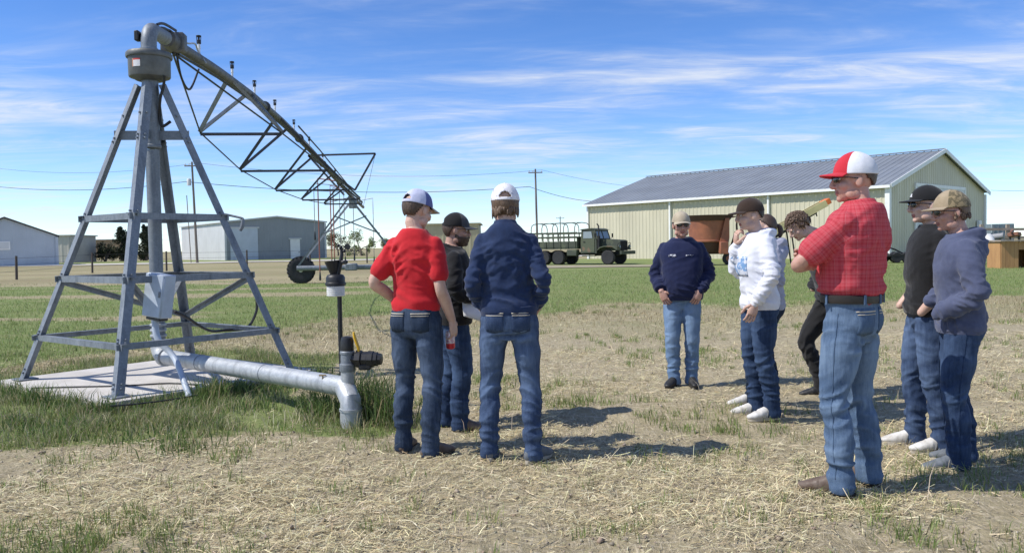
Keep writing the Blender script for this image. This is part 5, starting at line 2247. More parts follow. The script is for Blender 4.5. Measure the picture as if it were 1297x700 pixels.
def person(o):
    """o: outfit and pose. Local frame: faces +Y, right hand at +X, 1.80 m tall before scaling"""
    rs = random.Random(o['seed'])
    sd = o['seed'] * 31
    k = o['height'] * 1.010 / 1.80
    gx, gy_ = o.get('girth', (1, 1))
    belly = o.get('belly', 0.0)
    lean = o.get('lean', (0, 0))

    def sp(z):                                   # spine offset at height z
        f = max(0, (z - .95) / .55)
        return Vector((lean[0] * f, lean[1] * f * f * .6 + lean[1] * f * .4, 0))

    def sc(mb):
        mb.v = [(x * k, y * k, z * k) for x, y, z in mb.v]
        return mb
    loc = o['loc']
    root_loc = Vector((loc[0], loc[1], loc[2]))
    arms, legs = o['arms'], o['legs']
    # ---------------- body
    b = MB()
    path, rad = [], []
    for z, hw, hd, yo in TORSO:
        p = Vector((0, yo, z)) + sp(z)
        path.append(p)
        rad.append((hw * gx * .84, (hd * gy_ + belly * .4) * .86))
    b.tube(path, rad, 20, up=(1, 0, 0), samples=3)
    shp = {}
    for s in (1, -1):
        A = arms[s]
        sh = Vector((s * .166 * gx, -.016, 1.42)) + sp(1.42)
        shp[s] = sh
        el, wr = Vector(A['elbow']), Vector(A['wrist'])
        b.limb([sh, sh.lerp(el, .5), el, el.lerp(wr, .4), wr], [.040, .042, .039, .041, .028], 12)
        Lg = legs[s]
        hp = Vector((s * .09, 0, .90))
        kn, an = Vector(Lg['knee']), Vector(Lg['ankle'])
        b.limb([hp, hp.lerp(kn, .5), kn, kn.lerp(an, .35), an], [.080, .058, .040, .036, .028], 12)
    nb = Vector((0, -.018, 1.50)) + sp(1.50)
    hc = Vector(o.get('head', (0, .035, 1.648))) + sp(1.60)
    HR = Euler((o.get('nod', 0.0), o.get('tilt', 0.0), o.get('turn', 0.0)), 'YXZ').to_matrix()
    HR = Matrix.Rotation(o.get('turn', 0.0), 3, 'Z') @ Matrix.Rotation(-o.get('nod', 0.0), 3, 'X') @ Matrix.Rotation(o.get('tilt', 0.0), 3, 'Y')
    H = lambda x, y, z: hc + HR @ Vector((x, y, z))
    b.tube([nb - Vector((0, 0, .06)), nb, nb.lerp(H(0, -.025, -.05), .6), H(0, -.02, -.02)], [(.072, .062), (.055, .056), (.050, .053), (.050, .055)], 16, up=(1, 0, 0), samples=3)
    me = remeshed(sc(b), .0095 * k, 2)
    body_co, _ = coords(me)
    # head
    h = MB()
    h.ell(H(0, -.012, .028), (.076, .097, .092), 24, 16, HR)
    h.ell(H(0, .028, -.035), (.062, .066, .075), 20, 12, HR)
    h.ell(H(0, .036, -.072), (.048, .047, .042), 18, 10, HR)
    h.ell(H(0, .068, -.097), (.023, .017, .018), 12, 8, HR)
    for s in (1, -1):
        h.ell(H(s * .038, .058, -.028), (.028, .030, .026), 14, 8, HR)
        h.ell(H(s * .052, .015, -.075), (.018, .038, .028), 12, 8, HR)
        h.ell(H(s * .030, .083, .020), (.026, .016, .010), 12, 8, HR)
        h.ell(H(s * .079, -.006, -.008), (.009, .021, .031), 12, 8, HR @ Matrix.Rotation(s * .35, 3, 'Z'))
        h.ell(H(s * .010, .101, -.036), (.009, .010, .008), 8, 6, HR)
    h.tube([H(0, .088, .022), H(0, .104, -.008), H(0, .113, -.031), H(0, .098, -.041)], [.008, .0095, .0125, .009], 10, samples=3)
    h.ell(H(0, .080, -.062), (.023, .0135, .007), 12, 6, HR)
    h.ell(H(0, .078, -.073), (.020, .013, .0075), 12, 6, HR)
    h.tube([H(0, -.02, -.03), H(0, -.025, -.09), nb.lerp(H(0, -.025, -.05), .3)], [(.050, .054), (.050, .054), (.052, .056)], 16, up=HR @ Vector((1, 0, 0)))
    hm = remeshed(sc(h), .0048 * k, 2)
    # join head, hands and eyes into the body mesh
    vs, fs, ms = [tuple(c) for c in body_co], [tuple(p.vertices) for p in me.polygons], [0] * len(me.polygons)
    hco, _ = coords(hm)
    off = len(vs)
    vs += [tuple(c) for c in hco]
    inv = HR.inverted()
    for p in hm.polygons:
        fs.append(tuple(i + off for i in p.vertices))
        c = inv @ (Vector(hco[list(p.vertices)].mean(0)) / k - hc)
        ms.append(1 if (abs(c.x) < .024 and c.y > .080 and -.081 < c.z < -.056) else 0)
    ex = MB()
    for s in (1, -1):
        A = arms[s]
        if A.get('hand', True):
            el, wr = Vector(A['elbow']), Vector(A['wrist'])
            d = Vector(A.get('dir', wr - el))
            hand(ex, wr, d, A.get('palm', (-s, 0, 0)), A.get('thumb', (0, 1, 0)), A.get('curl', .35), s=1.02)
    ex.mi = 2
    for s in (1, -1):
        ex.ell(H(s * .032, .084, .006), (.0125, .0115, .008), 10, 6, HR)
    ex.mi = 3
    for s in (1, -1):
        ex.ell(H(s * .032, .0945, .006), (.0055, .003, .0055), 8, 5, HR)
    sc(ex)
    off = len(vs)
    vs += ex.v
    fs += [tuple(i + off for i in f) for f in ex.f]
    ms += ex.m
    bm = bpy.data.meshes.new('person')
    bm.from_pydata(vs, [], fs)
    bm.polygons.foreach_set('material_index', ms)
    bm.polygons.foreach_set('use_smooth', [True] * len(fs))
    bm.update()
    root = link('person', bm, [o['skin'], LIP, EYEW, EYED])
    root.matrix_basis = Matrix.Translation(root_loc) @ Matrix.Rotation(o['yaw'], 4, 'Z')
    prop(root, o['label'], 'person', 'people standing in the field')

    def place(name, me, mat, parent=root):
        return link(name, me, mat, parent)

    def mbuild(name, mb, mat, parent=root, sharp=40):
        return sc(mb).build(name, mat, parent, world=False, sharp=sharp)

    # ---------------- trousers
    j = MB()
    jw = o.get('jean_w', 1.0)
    pel = [(.80, .120, .088, -.010), (.86, .172, .116, -.014), (.93, .178, .122, -.016), (1.0, .170 * gx ** .6, .116 * gy_ ** .6, -.008), (1.045, .168 * gx ** .8, .114 * gy_ ** .8 + belly * .3, .0)]
    j.tube([Vector((0, yo, z)) + sp(z) * .5 for z, hw, hd, yo in pel], [(hw, hd) for z, hw, hd, yo in pel], 22, up=(1, 0, 0), samples=3)
    zf = []
    for s in (1, -1):
        Lg = legs[s]
        hp = Vector((s * .088, -.004, .90))
        kn, an = Vector(Lg['knee']), Vector(Lg['ankle'])
        hem = an + Vector((0, -.016, -.042))
        sh_ = kn.lerp(an, .5) + Vector((0, -.018, 0))
        j.limb([hp, hp.lerp(kn, .45), kn + Vector((0, .004, 0)), sh_, hem.lerp(kn, .12), hem],
               [(.098, .106), (.090 * jw, .098 * jw), (.072 * jw, .074 * jw), (.066 * jw, .071 * jw), (.060 * jw, .066 * jw), (.062 * jw, .074 * jw)], 18, 5)
        j.ell((s * .075, -.068, .905), (.085, .068, .088))
        ax = kn - an
        zf += [(an + Vector((0, 0, .11)), (.16, .16, .11), .0085, ax, 17, 3.0), (kn + Vector((0, -.02, -.02)), (.16, .16, .13), .008, ax + Vector((s * .15, .2, 0)), 14, 3.0),
               (hp.lerp(kn, .35), (.15, .15, .14), .005, (s * .5, .3, 1), 12, 3.0), (kn.lerp(an, .5), (.14, .14, .16), .006, ax + Vector((s * .3, 0, 0)), 13, 3)]
    zf += [(Vector((0, .05, .86)), (.16, .12, .08), .006, (.3, 0, 1), 16, 4), (Vector((0, -.1, .81)), (.15, .08, .05), .007, (0, 0, 1), 18, 4)]
    jm = remeshed(sc(j), .0095 * k, 2)
    co, nn = coords(jm)
    jf = o.get('jfold', .72)
    zf = [(c, r_, a * jf, ax, fa, fb) for c, r_, a, ax, fa, fb in zf]
    co2 = folds(co / k, nn, zf, .0035, sd + 1) * k
    co2[:, 2] = np.maximum(co2[:, 2], .018 * k)
    put(jm, co2)
    # worn areas, front and back of thigh, knee and seat
    w = np.zeros(len(co))
    cl = co / k
    for s in (1, -1):
        kn = np.array(legs[s]['knee'])
        hp = np.array((s * .09, 0, .9))
        for c, r_, a in ((hp * .5 + kn * .5, (.07, .2, .2), .9), (kn, (.07, .2, .10), .8), (np.array((s * .08, -.1, .88)), (.08, .2, .09), .8)):
            w = np.maximum(w, a * np.exp(-(((cl - c) / np.array(r_)) ** 2).sum(1)))
    dd = ((co2 - co) * nn).sum(1) / k                # raised creases rub paler; hollows darkened too, so colour shades the folds
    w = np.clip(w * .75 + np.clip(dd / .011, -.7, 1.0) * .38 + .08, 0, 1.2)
    at = jm.attributes.new('wear_shade', 'FLOAT', 'POINT')
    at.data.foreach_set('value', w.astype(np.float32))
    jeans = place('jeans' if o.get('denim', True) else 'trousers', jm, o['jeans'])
    jt = BVHTree.FromPolygons([Vector(c) for c in co2], [tuple(p.vertices) for p in jm.polygons])

    def patch(name, mat, parent, tree, cx, cz, w_, h_, from_dir, off=.004, pts=None, nx=7, nz=7):
        """flat patch laid on a garment, cast along from_dir (y sign)"""
        vs, fs, ok = [], [], []
        for iz in range(nz + 1):
            for ix in range(nx + 1):
                u, v = ix / nx - .5, iz / nz - .5
                if pts == 'pocket':
                    v = v if not (v < -.3) else v + (.5 - abs(u)) * -.18 * (-(v + .3) / .2)
                    u *= 1 - .12 * (.5 - v)
                x = (cx + u * w_) * k
                z = (cz + v * h_) * k
                hit = tree.ray_cast(Vector((x, -from_dir * .6, z)), Vector((0, from_dir, 0)))
                if hit[0] is None:
                    hit = (Vector((x, 0, z)), Vector((0, -from_dir, 0)))
                vs.append(tuple(hit[0] + Vector((0, -from_dir, 0)) * off))
        for iz in range(nz):
            for ix in range(nx):
                a = iz * (nx + 1) + ix
                q = (a, a + 1, a + nx + 2, a + nx + 1)
                fs.append(q if from_dir > 0 else q[::-1])
        m2 = bpy.data.meshes.new(name)
        m2.from_pydata(vs, [], fs)
        m2.polygons.foreach_set('use_smooth', [True] * len(fs))
        ob = link(name, m2, mat, parent)
        so = ob.modifiers.new('s', 'SOLIDIFY')
        so.thickness = .004
        return ob
    if o.get('pockets'):
        for s in (1, -1):
            pk = patch('back_pocket', o['pocket_mat'], jeans, jt, s * .085, .915, .125, .135, 1, pts='pocket')
            patch('pocket_stitching', M_STITCH, pk, jt, s * .085, .965, .118, .0065, 1, off=.0085, nz=1)
            patch('pocket_stitching', M_STITCH, pk, jt, s * .085, .950, .112, .004, 1, off=.0085, nz=1)
    for s in (1, -1):
        m_ = MB()
        Lg = legs[s]
        pts_ = []
        for i in range(40):
            z = .10 + i * .022
            kn, an = Vector(Lg['knee']), Vector(Lg['ankle'])
            c = an.lerp(kn, (z - .085) / (kn.z - .085)) if z < kn.z else kn.lerp(Vector((s * .09, 0, .95)), min(1, (z - kn.z) / (.95 - kn.z)))
            hit = jt.ray_cast(Vector((c.x + s * .5, c.y - .012, z)) * k, Vector((-s, 0, 0)))
            if hit[0] is not None:
                pts_.append(hit[0] / k + Vector((s * .001, 0, 0)))
        if len(pts_) > 4:
            m_.tube(pts_, .0024, 5)
            mbuild('side_seam', m_, o['jeans'], jeans, sharp=180)
    if o.get('belt'):
        m_ = MB()
        rr = [(z, hw * gx + .004, hd * gy_ + belly * .45 + .004) for z, hw, hd in ((1.006, .172, .120), (1.02, .176, .123), (1.045, .176, .123), (1.05, .168, .115))]
        m_.tube([Vector((0, -.003, z)) + sp(z) * .5 for z, a, c in rr], [(a, c) for z, a, c in rr], 40, up=(1, 0, 0))
        bl = mbuild('belt', m_, M_BELT)
        for a in (-2.2, -1.57, -.95, .3, 2.84):
            m_ = MB()
            c = Vector(((.176 * gx + .007) * math.cos(a), (.123 * gy_ + belly * .45 + .007) * math.sin(a) - .003, 1.026))
            m_.box(c, (.012, .006, .05), Matrix.Rotation(a + math.pi / 2, 3, 'Z'))
            mbuild('belt_loop', m_, o['jeans'], bl)
    # ---------------- shoes
    for s in (1, -1):
        Lg = legs[s]
        an = Vector(Lg['ankle'])
        fy = Lg.get('toe', s * -.18)
        R_ = Matrix.Rotation(fy, 3, 'Z')
        base = Vector((an.x, an.y, an.z - .085))
        F = lambda x, y, z: base + R_ @ Vector((x, y, z))
        m_ = MB()
        boot = o.get('boot', False)
        path = [F(0, -.058, .045), F(0, -.025, .056), F(0, .03, .058), F(s * .004, .09, .047), F(s * .008, .145, .037), F(s * .006, .188, .030)]
        rad = [(.033, .036), (.038, .050), (.040, .052), (.046, .040), (.046, .030), (.033, .021)]
        m_.tube(path, rad, 16, up=R_ @ Vector((1, 0, 0)), samples=4, power=2.3)
        m_.ell(path[0], (.033, .024, .034), 14, 8)
        m_.ell(path[-1], (.033, .024, .021), 14, 8, R_)
        m_.tube([F(0, -.02, .05), F(0, -.018, .10), F(0, -.016, .13 if boot else .115)], [(.038, .042), (.034, .036), (.034, .036)], 14, up=R_ @ Vector((1, 0, 0)))
        sm = remeshed(sc(m_), .007 * k, 2)
        c3, n3 = coords(sm)
        c3 = folds(c3 / k, n3, [(F(0, .10, .06), (.05, .04, .03), .003, R_ @ Vector((0, 1, 0)), 60, 6)], .001, sd + 50 + s) * k
        c3[:, 2] = np.maximum(c3[:, 2], base.z * k + .012 * k)
        put(sm, c3)
        shoe = place('shoe', sm, o['shoe'])
        m_ = MB()
        ol = []
        for i in range(28):
            a = 2 * math.pi * i / 28
            y = .058 + .145 * math.sin(a)
            wv = .041 + .010 * math.sin(a - .3)
            x = wv * math.copysign(abs(math.cos(a)) ** .7, math.cos(a)) + s * .006 * max(0, math.sin(a))
            ol.append(F(x, y, -.002))
        m_.prism(ol, (0, 0, .024))
        mbuild('sole', m_, o['sole'], shoe)
        if o.get('laces'):
            for i in range(4):
                m_ = MB()
                y = .04 + i * .022
                zt = .098 - i * .009
                m_.tube([F(-.022, y, zt - .006), F(0, y + .006, zt + .004), F(.022, y, zt - .006)], .0035, 6)
                mbuild('lace', m_, o['laces'], shoe)
            for sx_ in (-1, 1):
                for i in range(3):
                    m_ = MB()
                    y = .0 + i * .024
                    m_.tube([F(sx_ * .047, y + .012, .026), F(sx_ * .045, y + .002, .048), F(sx_ * .036, y - .008, .074)], .0045, 6)
                    mbuild('stripe', m_, o['laces'], shoe)
    # ---------------- top
    t = MB()
    ease = o.get('ease', .012)
    hem = o.get('hem', .93)
    tucked = o.get('tucked', False)
    secs = []
    for z, hw, hd, yo in TORSO:
        bl_ = belly * math.exp(-((z - 1.06) / .13) ** 2)
        secs.append([z, hw * gx + ease, hd * gy_ + ease + bl_ * .6, yo + bl_ * .45])
    z0 = hem if not tucked else 1.0
    secs = [q for q in secs if q[0] > z0 + .03]
    hipw = np.interp(z0, [.85, .97, 1.05], [.184, .180, .168])
    fl = o.get('hem_flare', -.002)
    bl_ = belly * math.exp(-((z0 - 1.06) / .13) ** 2)
    if tucked:
        secs = [[z0, .160 * gx, .108 * gy_ + bl_ * .5, 0], [z0 + .05, .164 * gx, .112 * gy_ + bl_ * .5, 0], [z0 + .075, .170 * gx + ease * .7, .118 * gy_ + ease * .7 + bl_ * .6, 0]] + secs[1:]
    else:
        secs = [[z0, hipw * gx ** .7 + ease * .6 + fl, .128 * gy_ ** .7 + ease * .6 + fl + bl_ * .6, -.006 + bl_ * .45],
                [z0 + .05, hipw * gx ** .7 + ease + fl, .128 * gy_ ** .7 + ease + fl + bl_ * .6, -.006 + bl_ * .45]] + secs
    t.tube([Vector((0, yo, z)) + sp(z) for z, a, c, yo in secs], [(a, c) for z, a, c, yo in secs], 26, up=(1, 0, 0), samples=4, power=2.25)
    sl = o.get('sleeve', 'long')
    se = o.get('sl_ease', .018)
    zf = [(Vector((0, -.12, z0 + .10)), (.22, .10, .08), .008, (.25, 0, 1), 13, 3.2), (Vector((0, .12, z0 + .10)), (.22, .10, .08), .008, (-.2, 0, 1), 13, 3.2),
          (Vector((.06, -.13, 1.22)), (.12, .08, .14), .006, (.8, 0, 1), 11, 2.6), (Vector((-.08, -.13, 1.30)), (.12, .08, .14), .005, (-.7, 0, 1), 11, 2.6),
          (Vector((0, .12, 1.2)), (.16, .08, .14), .005, (.4, 0, 1), 10, 2.6)]
    sleeve_ends = {}
    for s in (1, -1):
        A = arms[s]
        sh = shp[s] + Vector((-s * .012, 0, 0))
        el, wr = Vector(A['elbow']), Vector(A['wrist'])
        if sl == 'short':
            en = sh.lerp(el, .70)
            t.limb([sh, sh.lerp(el, .35), en], [.054 + se * .4, .060 + se * .5, .058 + se * .9], 16, 5)
            sleeve_ends[s] = (sh, en)
            zf += [(sh.lerp(el, .25), (.1, .1, .09), .005, el - sh, 16, 4)]
        else:
            cuff = el.lerp(wr, .97)
            t.limb([sh, sh.lerp(el, .5), el, el.lerp(wr, .45), el.lerp(wr, .85), cuff],
                   [.052 + se * .5, .048 + se, .044 + se, .043 + se * .9, .039 + se * .9, .032 + se * .3], 16, 5)
            zf += [(el, (.12, .12, .12), .009, (wr - el).normalized() + (el - sh).normalized(), 19, 3.5), (el.lerp(wr, .75), (.09, .09, .10), .008, wr - el, 22, 3.5),
                   (sh.lerp(el, .5), (.1, .1, .13), .005, (el - sh) + Vector((0, .1, 0)), 15, 3)]
        zf += [(sh + Vector((-s * .04, -.06, -.09)), (.09, .09, .12), .007, (s * .6, 0, 1), 15, 3)]
    if o.get('collar'):
        t.tube([nb + Vector((0, .0, -.035)), nb + Vector((0, .006, .02)), nb + Vector((0, .008, o['collar']))], [(.086, .086), (.078, .080), (.074, .078)], 20, up=(1, 0, 0))
    else:
        t.tube([nb + Vector((0, .0, -.05)), nb + Vector((0, .004, .004))], [(.09, .085), (.074, .074)], 20, up=(1, 0, 0))
    if o.get('hood'):
        c = nb + Vector((0, -.075, -.005))
        t.tube([nb + Vector((-.080, .060, -.045)), nb + Vector((-.098, -.01, -.015)), nb + Vector((-.075, -.085, .005)), nb + Vector((0, -.112, .002)), nb + Vector((.075, -.085, .005)), nb + Vector((.098, -.01, -.015)), nb + Vector((.080, .060, -.045))],
               [(.022, .028), (.028, .038), (.034, .042), (.040, .046), (.034, .042), (.028, .038), (.022, .028)], 14, samples=5)
        t.ell(c + Vector((0, -.040, -.075)), (.098, .045, .085))
        zf += [(c, (.14, .12, .09), .009, (0, .3, 1), 17, 5)]
    tm = remeshed(sc(t), .0095 * k, 2)
    co, nn = coords(tm)
    am = o.get('fold', 1.0)
    zf = [(c, r_, a * am, ax, fa, fb) for c, r_, a, ax, fa, fb in zf]
    co2 = folds(co / k, nn, zf, .004 * am, sd + 9) * k
    put(tm, co2)
    if o.get('weave_uv'):
        # thread coordinates: round the trunk and up it; round and along each sleeve
        cl = co / k
        u = np.arctan2(cl[:, 0], -cl[:, 1]) * .16
        v = cl[:, 2].copy()
        for s in (1, -1):
            sh, en = sleeve_ends.get(s, (shp[s], Vector(arms[s]['elbow'])))
            a0, a1 = np.array(sh), np.array(en)
            ax = (a1 - a0) / np.linalg.norm(a1 - a0)
            rel = cl - a0
            al = rel @ ax
            pr = rel - al[:, None] * ax
            on = (np.linalg.norm(pr, axis=1) < .095) & (al > .02) & (cl[:, 0] * s > .15)
            e1 = np.cross(ax, (0, 1, 0.01))
            e1 /= np.linalg.norm(e1)
            e2 = np.cross(ax, e1)
            u[on] = (np.arctan2(pr @ e2, pr @ e1) * .07)[on]
            v[on] = al[on]
        at = tm.attributes.new('thread', 'FLOAT_VECTOR', 'POINT')
        at.data.foreach_set('vector', np.stack([u, v, 0 * u], 1).astype(np.float32).ravel())
    top = place(o['top_name'], tm, o['top'])
    tt = BVHTree.FromPolygons([Vector(c) for c in co2], [tuple(p.vertices) for p in tm.polygons])
    for nm, mat, cx, cz, w_, h_, fd in o.get('prints', ()):
        patch(nm, mat, top, tt, cx, cz, w_, h_, fd, off=.003, nx=10, nz=8)
    if o.get('waistband') and not tucked:
        m_ = MB()
        a, c, yo = secs[0][1], secs[0][2], secs[0][3]
        zz = [z0 - .012, z0 - .006, z0 + .03, z0 + .045, z0 + .05]
        ra = [-.012, -.003, .004, .001, -.012]
        m_.tube([Vector((0, yo, z)) + sp(z) for z in zz], [(a + q, c + q) for q in ra], 40, up=(1, 0, 0), power=2.25)
        mbuild('waistband', m_, o['top'], top)
    # ---------------- hair
    def head_shell(name, mat, r3, c3, keep, nu=64, nv=40, rough=.0, seed=0, thick=.006, parent=root, freq=40, lump=0.0):
        vs, idx, fs = [], {}, []
        pts = []
        for iv in range(nv + 1):
            th = math.pi * iv / nv
            for iu in range(nu):
                ph = 2 * math.pi * iu / nu
                pts.append((r3[0] * math.sin(th) * math.sin(ph) + c3[0], r3[1] * math.sin(th) * math.cos(ph) + c3[1], r3[2] * math.cos(th) + c3[2]))
        pa = np.array(pts)
        d = pa - np.array(c3)
        dn = d / np.linalg.norm(d, axis=1)[:, None]
        disp = rough * fbm(pa * np.array([freq, freq, freq * .5]), 3, seed) + lump * fbm(pa * 14, 2, seed + 5)
        pd = pa + dn * disp[:, None]
        def vid(i):
            if i not in idx:
                idx[i] = len(vs)
                vs.append(tuple(H(*pd[i]) * k))
            return idx[i]
        mi = []
        for iv in range(nv):
            for iu in range(nu):
                q = (iv * nu + iu, iv * nu + (iu + 1) % nu, (iv + 1) * nu + (iu + 1) % nu, (iv + 1) * nu + iu)
                c = pa[list(q)].mean(0)
                kk = keep(c)
                kk = bool(kk) if isinstance(kk, np.bool_) else kk
                if kk is not False and kk is not None:
                    fs.append(tuple(vid(i) for i in q[::-1]))
                    mi.append(int(kk) if kk is not True else 0)
        m2 = bpy.data.meshes.new(name)
        m2.from_pydata(vs, [], fs)
        m2.polygons.foreach_set('use_smooth', [True] * len(fs))
        m2.polygons.foreach_set('material_index', mi)
        ob = link(name, m2, mat, parent)
        so = ob.modifiers.new('s', 'SOLIDIFY')
        so.thickness = thick * k
        so.offset = -1
        return ob
    hr = o.get('hair')
    if hr:
        lo = hr.get('low', -.055)
        fr = hr.get('front', .035)
        capped = bool(o.get('cap'))
        head_shell('hair', hr['mat'], (.0795 + hr.get('puff', 0), .1005 + hr.get('puff', 0), .098 + hr.get('puff', 0)), (0, -.012, .022),
                   lambda c: c[2] > lo + max(0, (c[1] + .055)) * 1.1 + max(0, abs(c[0]) - .045) * 1.2 and (c[1] < fr or c[2] > .07) and not (abs(c[0]) > .055 and c[1] > -.032 and c[2] < (.018 if c[1] < .018 else .03)) and not (capped and (c[2] > .052 or (c[1] > .012 and abs(c[0]) > .04))),
                   rough=hr.get('rough', .004), seed=sd + 70, thick=.008, freq=55, lump=hr.get('lump', .002))
        if hr.get('curls'):
            m_ = MB()
            for _ in range(hr['curls']):
                a = rs.uniform(0, 2 * math.pi)
                th = rs.uniform(.1, 1.75)
                n_ = Vector((math.sin(th) * math.cos(a), math.sin(th) * math.sin(a), math.cos(th)))
                if n_.y > .55 and n_.z < .45:
                    continue
                p = Vector((n_.x * .085, n_.y * .106 - .012, n_.z * .102 + .022))
                tg = n_.cross(Vector((rs.gauss(0, 1), rs.gauss(0, 1), rs.gauss(0, 1)))).normalized()
                L_ = rs.uniform(.02, .045)
                m_.tube([H(*(p - n_ * .006)), H(*(p + n_ * .010 + tg * L_ * .4)), H(*(p + n_ * .010 + tg * L_)), H(*(p + n_ * .004 + tg * L_ * 1.4 + Vector((0, .006, -.012))))], [.006, .0055, .004, .0015], 5)
            mbuild('hair_locks', m_, hr['mat'], sharp=180)
        if hr.get('tail'):
            m_ = MB()
            m_.limb([H(0, -.105, .02), H(0, -.14, .0), H(0, -.15, -.05), H(0, -.14, -.10)], [.014, .022, .024, .010], 10, 5)
            mbuild('ponytail', m_, hr['mat'], sharp=180)
        if hr.get('nape'):
            m_ = MB()
            for i in range(60):
                a = rs.uniform(-1.9, 1.9)
                x, y = .078 * math.sin(a), -.012 - .098 * math.cos(a)
                z = rs.uniform(-.03, .0)
                L_ = rs.uniform(.035, .06) * hr['nape']
                m_.tube([H(x, y, z), H(x * 1.06, y * 1.06, z - L_ * .6), H(x * 1.04 + rs.gauss(0, .004), y * 1.03, z - L_)], [.009, .008, .002], 5)
            mbuild('hair_locks', m_, hr['mat'], sharp=180)
    if o.get('beard'):
        head_shell('beard', o['beard'], (.068, .070, .082), (0, .036, -.042),
                   lambda c: c[2] < -.054 + max(0, .03 - c[1]) * .6 and c[1] > -.005 and not (abs(c[0]) < .020 and c[1] > .08 and -.075 < c[2] < -.05) or (abs(c[0]) < .034 and c[1] > .07 and -.056 < c[2] < -.045),
                   rough=.006, seed=sd + 80, thick=.01, freq=70, nu=80, nv=48)
        m_ = MB()
        m_.ell(H(0, .082, -.104), (.030, .022, .024), 12, 8, HR)
        m_.ell(H(0, .060, -.108), (.042, .034, .022), 12, 8, HR)
        mbuild('beard_tip', m_, o['beard'], sharp=180)
    # ---------------- cap
    cp = o.get('cap')
    if cp:
        ch = cp.get('h', .112)
        cz = .036
        arch = cp.get('arch', True)
        bk = cp.get('front_w', .0)

        def keep(c):
            x, y, z = c[0], c[1] + .012, c[2] - cz
            if z < -.006 + .0:
                return False
            if arch and y < 0 and abs(x) < .036 and (z < .048 and (x / .036) ** 2 + (max(z - .012, 0) / .036) ** 2 < 1):
                if z > .010:
                    return False
            ang = abs(math.atan2(x, y))
            return 1 if ang < bk else 0
        crown = head_shell('cap', [cp['mat'], cp.get('front', cp['mat'])], (.0895, .1105, ch), (0, -.010, cz - .006), keep, nu=72, nv=60, rough=.0015, seed=sd + 90, thick=.004, lump=.003)
        prop(crown)
        m_ = MB()
        m_.ell(H(0, -.010, cz + ch - .005), (.008, .008, .005), 10, 6, HR)
        mbuild('button', m_, cp.get('front', cp['mat']), crown)
        # brim
        m_ = MB()
        ba = cp.get('brim_turn', 0.0)
        RB = Matrix.Rotation(ba, 3, 'Z')
        nu, nv = 14, 6
        vs, fs = [], []
        flat = cp.get('flat', .35)
        for lay in (0, 1):
            for iv in range(nv + 1):
                r_ = iv / nv
                for iu in range(nu + 1):
                    a = (iu / nu - .5) * 2 * 1.02
                    x0, y0 = .0905 * math.sin(a), .1115 * math.cos(a)
                    ext = .074 * (1 - .55 * abs(a / 1.02) ** 2.2)
                    x = x0 + ext * r_ * math.sin(a) * .35
                    y = y0 + ext * r_
                    z = cz + .004 - flat * .9 * (x / .09) ** 2 * .034 * (.35 + .65 * r_) - .012 * r_ - lay * .005
                    p = RB @ Vector((x, y, 0))
                    vs.append(H(p.x, p.y - .012, z))
        st = (nv + 1) * (nu + 1)
        for iv in range(nv):
            for iu in range(nu):
                a = iv * (nu + 1) + iu
                fs.append((a, a + 1, a + nu + 2, a + nu + 1))
                fs.append((st + a, st + a + nu + 1, st + a + nu + 2, st + a + 1))
        for iu in range(nu):
            a = nv * (nu + 1) + iu
            fs.append((a, a + 1, st + a + 1, st + a))
        for iv in range(nv):
            for e in (0, nu):
                a = iv * (nu + 1) + e
                fs.append((a, a + nu + 1, st + a + nu + 1, st + a))
        m_.add(vs, fs)
        mbuild('brim', m_, cp.get('brim', cp['mat']), crown)
        # seams
        m_ = MB()
        for a in (0, 1.05, 2.1, 3.14, -1.05, -2.1):
            pth = []
            for i in range(8):
                th = math.radians(84 - 11.5 * i)
                if arch and abs(a) > 3 and i < 3:
                    continue
                pth.append(H(.0905 * math.sin(th) * math.sin(a), .1115 * math.sin(th) * math.cos(a) - .010, (ch + .001) * math.cos(th) + cz - .006))
            m_.tube(pth, .0016, 5)
        mbuild('cap_seams', m_, cp.get('seam', cp['mat']), crown, sharp=180)
        if cp.get('badge'):
            bw, bh, bm_ = cp['badge']
            m_ = MB()
            vs, fs = [], []
            for i in range(7):
                a = (i / 6 - .5) * bw
                for z in (.028, .028 + bh):
                    rr = math.sqrt(max(0, 1 - (z / ch) ** 2)) * 1.025
                    vs.append(H(.0905 * rr * math.sin(a), .1115 * rr * math.cos(a) - .010, cz - .006 + z))
            m_.add(vs, [(2 * i, 2 * i + 2, 2 * i + 3, 2 * i + 1) for i in range(6)])
            mbuild('badge', m_, bm_, crown)
    gl = o.get('glasses')
    if gl:
        m_ = MB()
        for s in (1, -1):
            if gl == 'clear':
                rq = Matrix.Rotation(-s * .22, 3, 'Z')
                m_.tube([H(*(Vector((s * .034, .099, .004)) + rq @ Vector((.027 * math.cos(i * .3927), 0, .018 * math.sin(i * .3927))))) for i in range(17)], .0022, 5)
            else:
                m_.ell(H(s * .034, .098, .006), (.029, .006, .020), 16, 10, HR @ Matrix.Rotation(-s * .22, 3, 'Z'))
            m_.tube([H(s * .062, .090, .012), H(s * .079, .05, .012), H(s * .083, .0, .006)], [.0035, .003, .003], 6)
        m_.tube([H(-.010, .103, .012), H(.010, .103, .012)], .003, 6)
        g_ = mbuild('sunglasses' if gl != 'clear' else 'glasses', m_, M_LENS)
    return root, H, k


# ------------------------------------------------------------------ who wears what
def stance(w=.12, a=0.0, b=0.0, ta=None, tb=None):
    """two legs: w half spacing, a/b how far right/left foot is forward"""
    out = {}
    for s, f, t in ((1, a, ta), (-1, b, tb)):
        out[s] = dict(knee=(s * (w * .55 + .05), f * .55 + .015, .50), ankle=(s * w, f - .02, .085))
        if t is not None:
            out[s]['toe'] = t
    return out


def feet(px, py, lift=0.0):
    q = G(px, py)
    q.z = float(gz(q.x, q.y)[0]) - .004 + lift
    return q


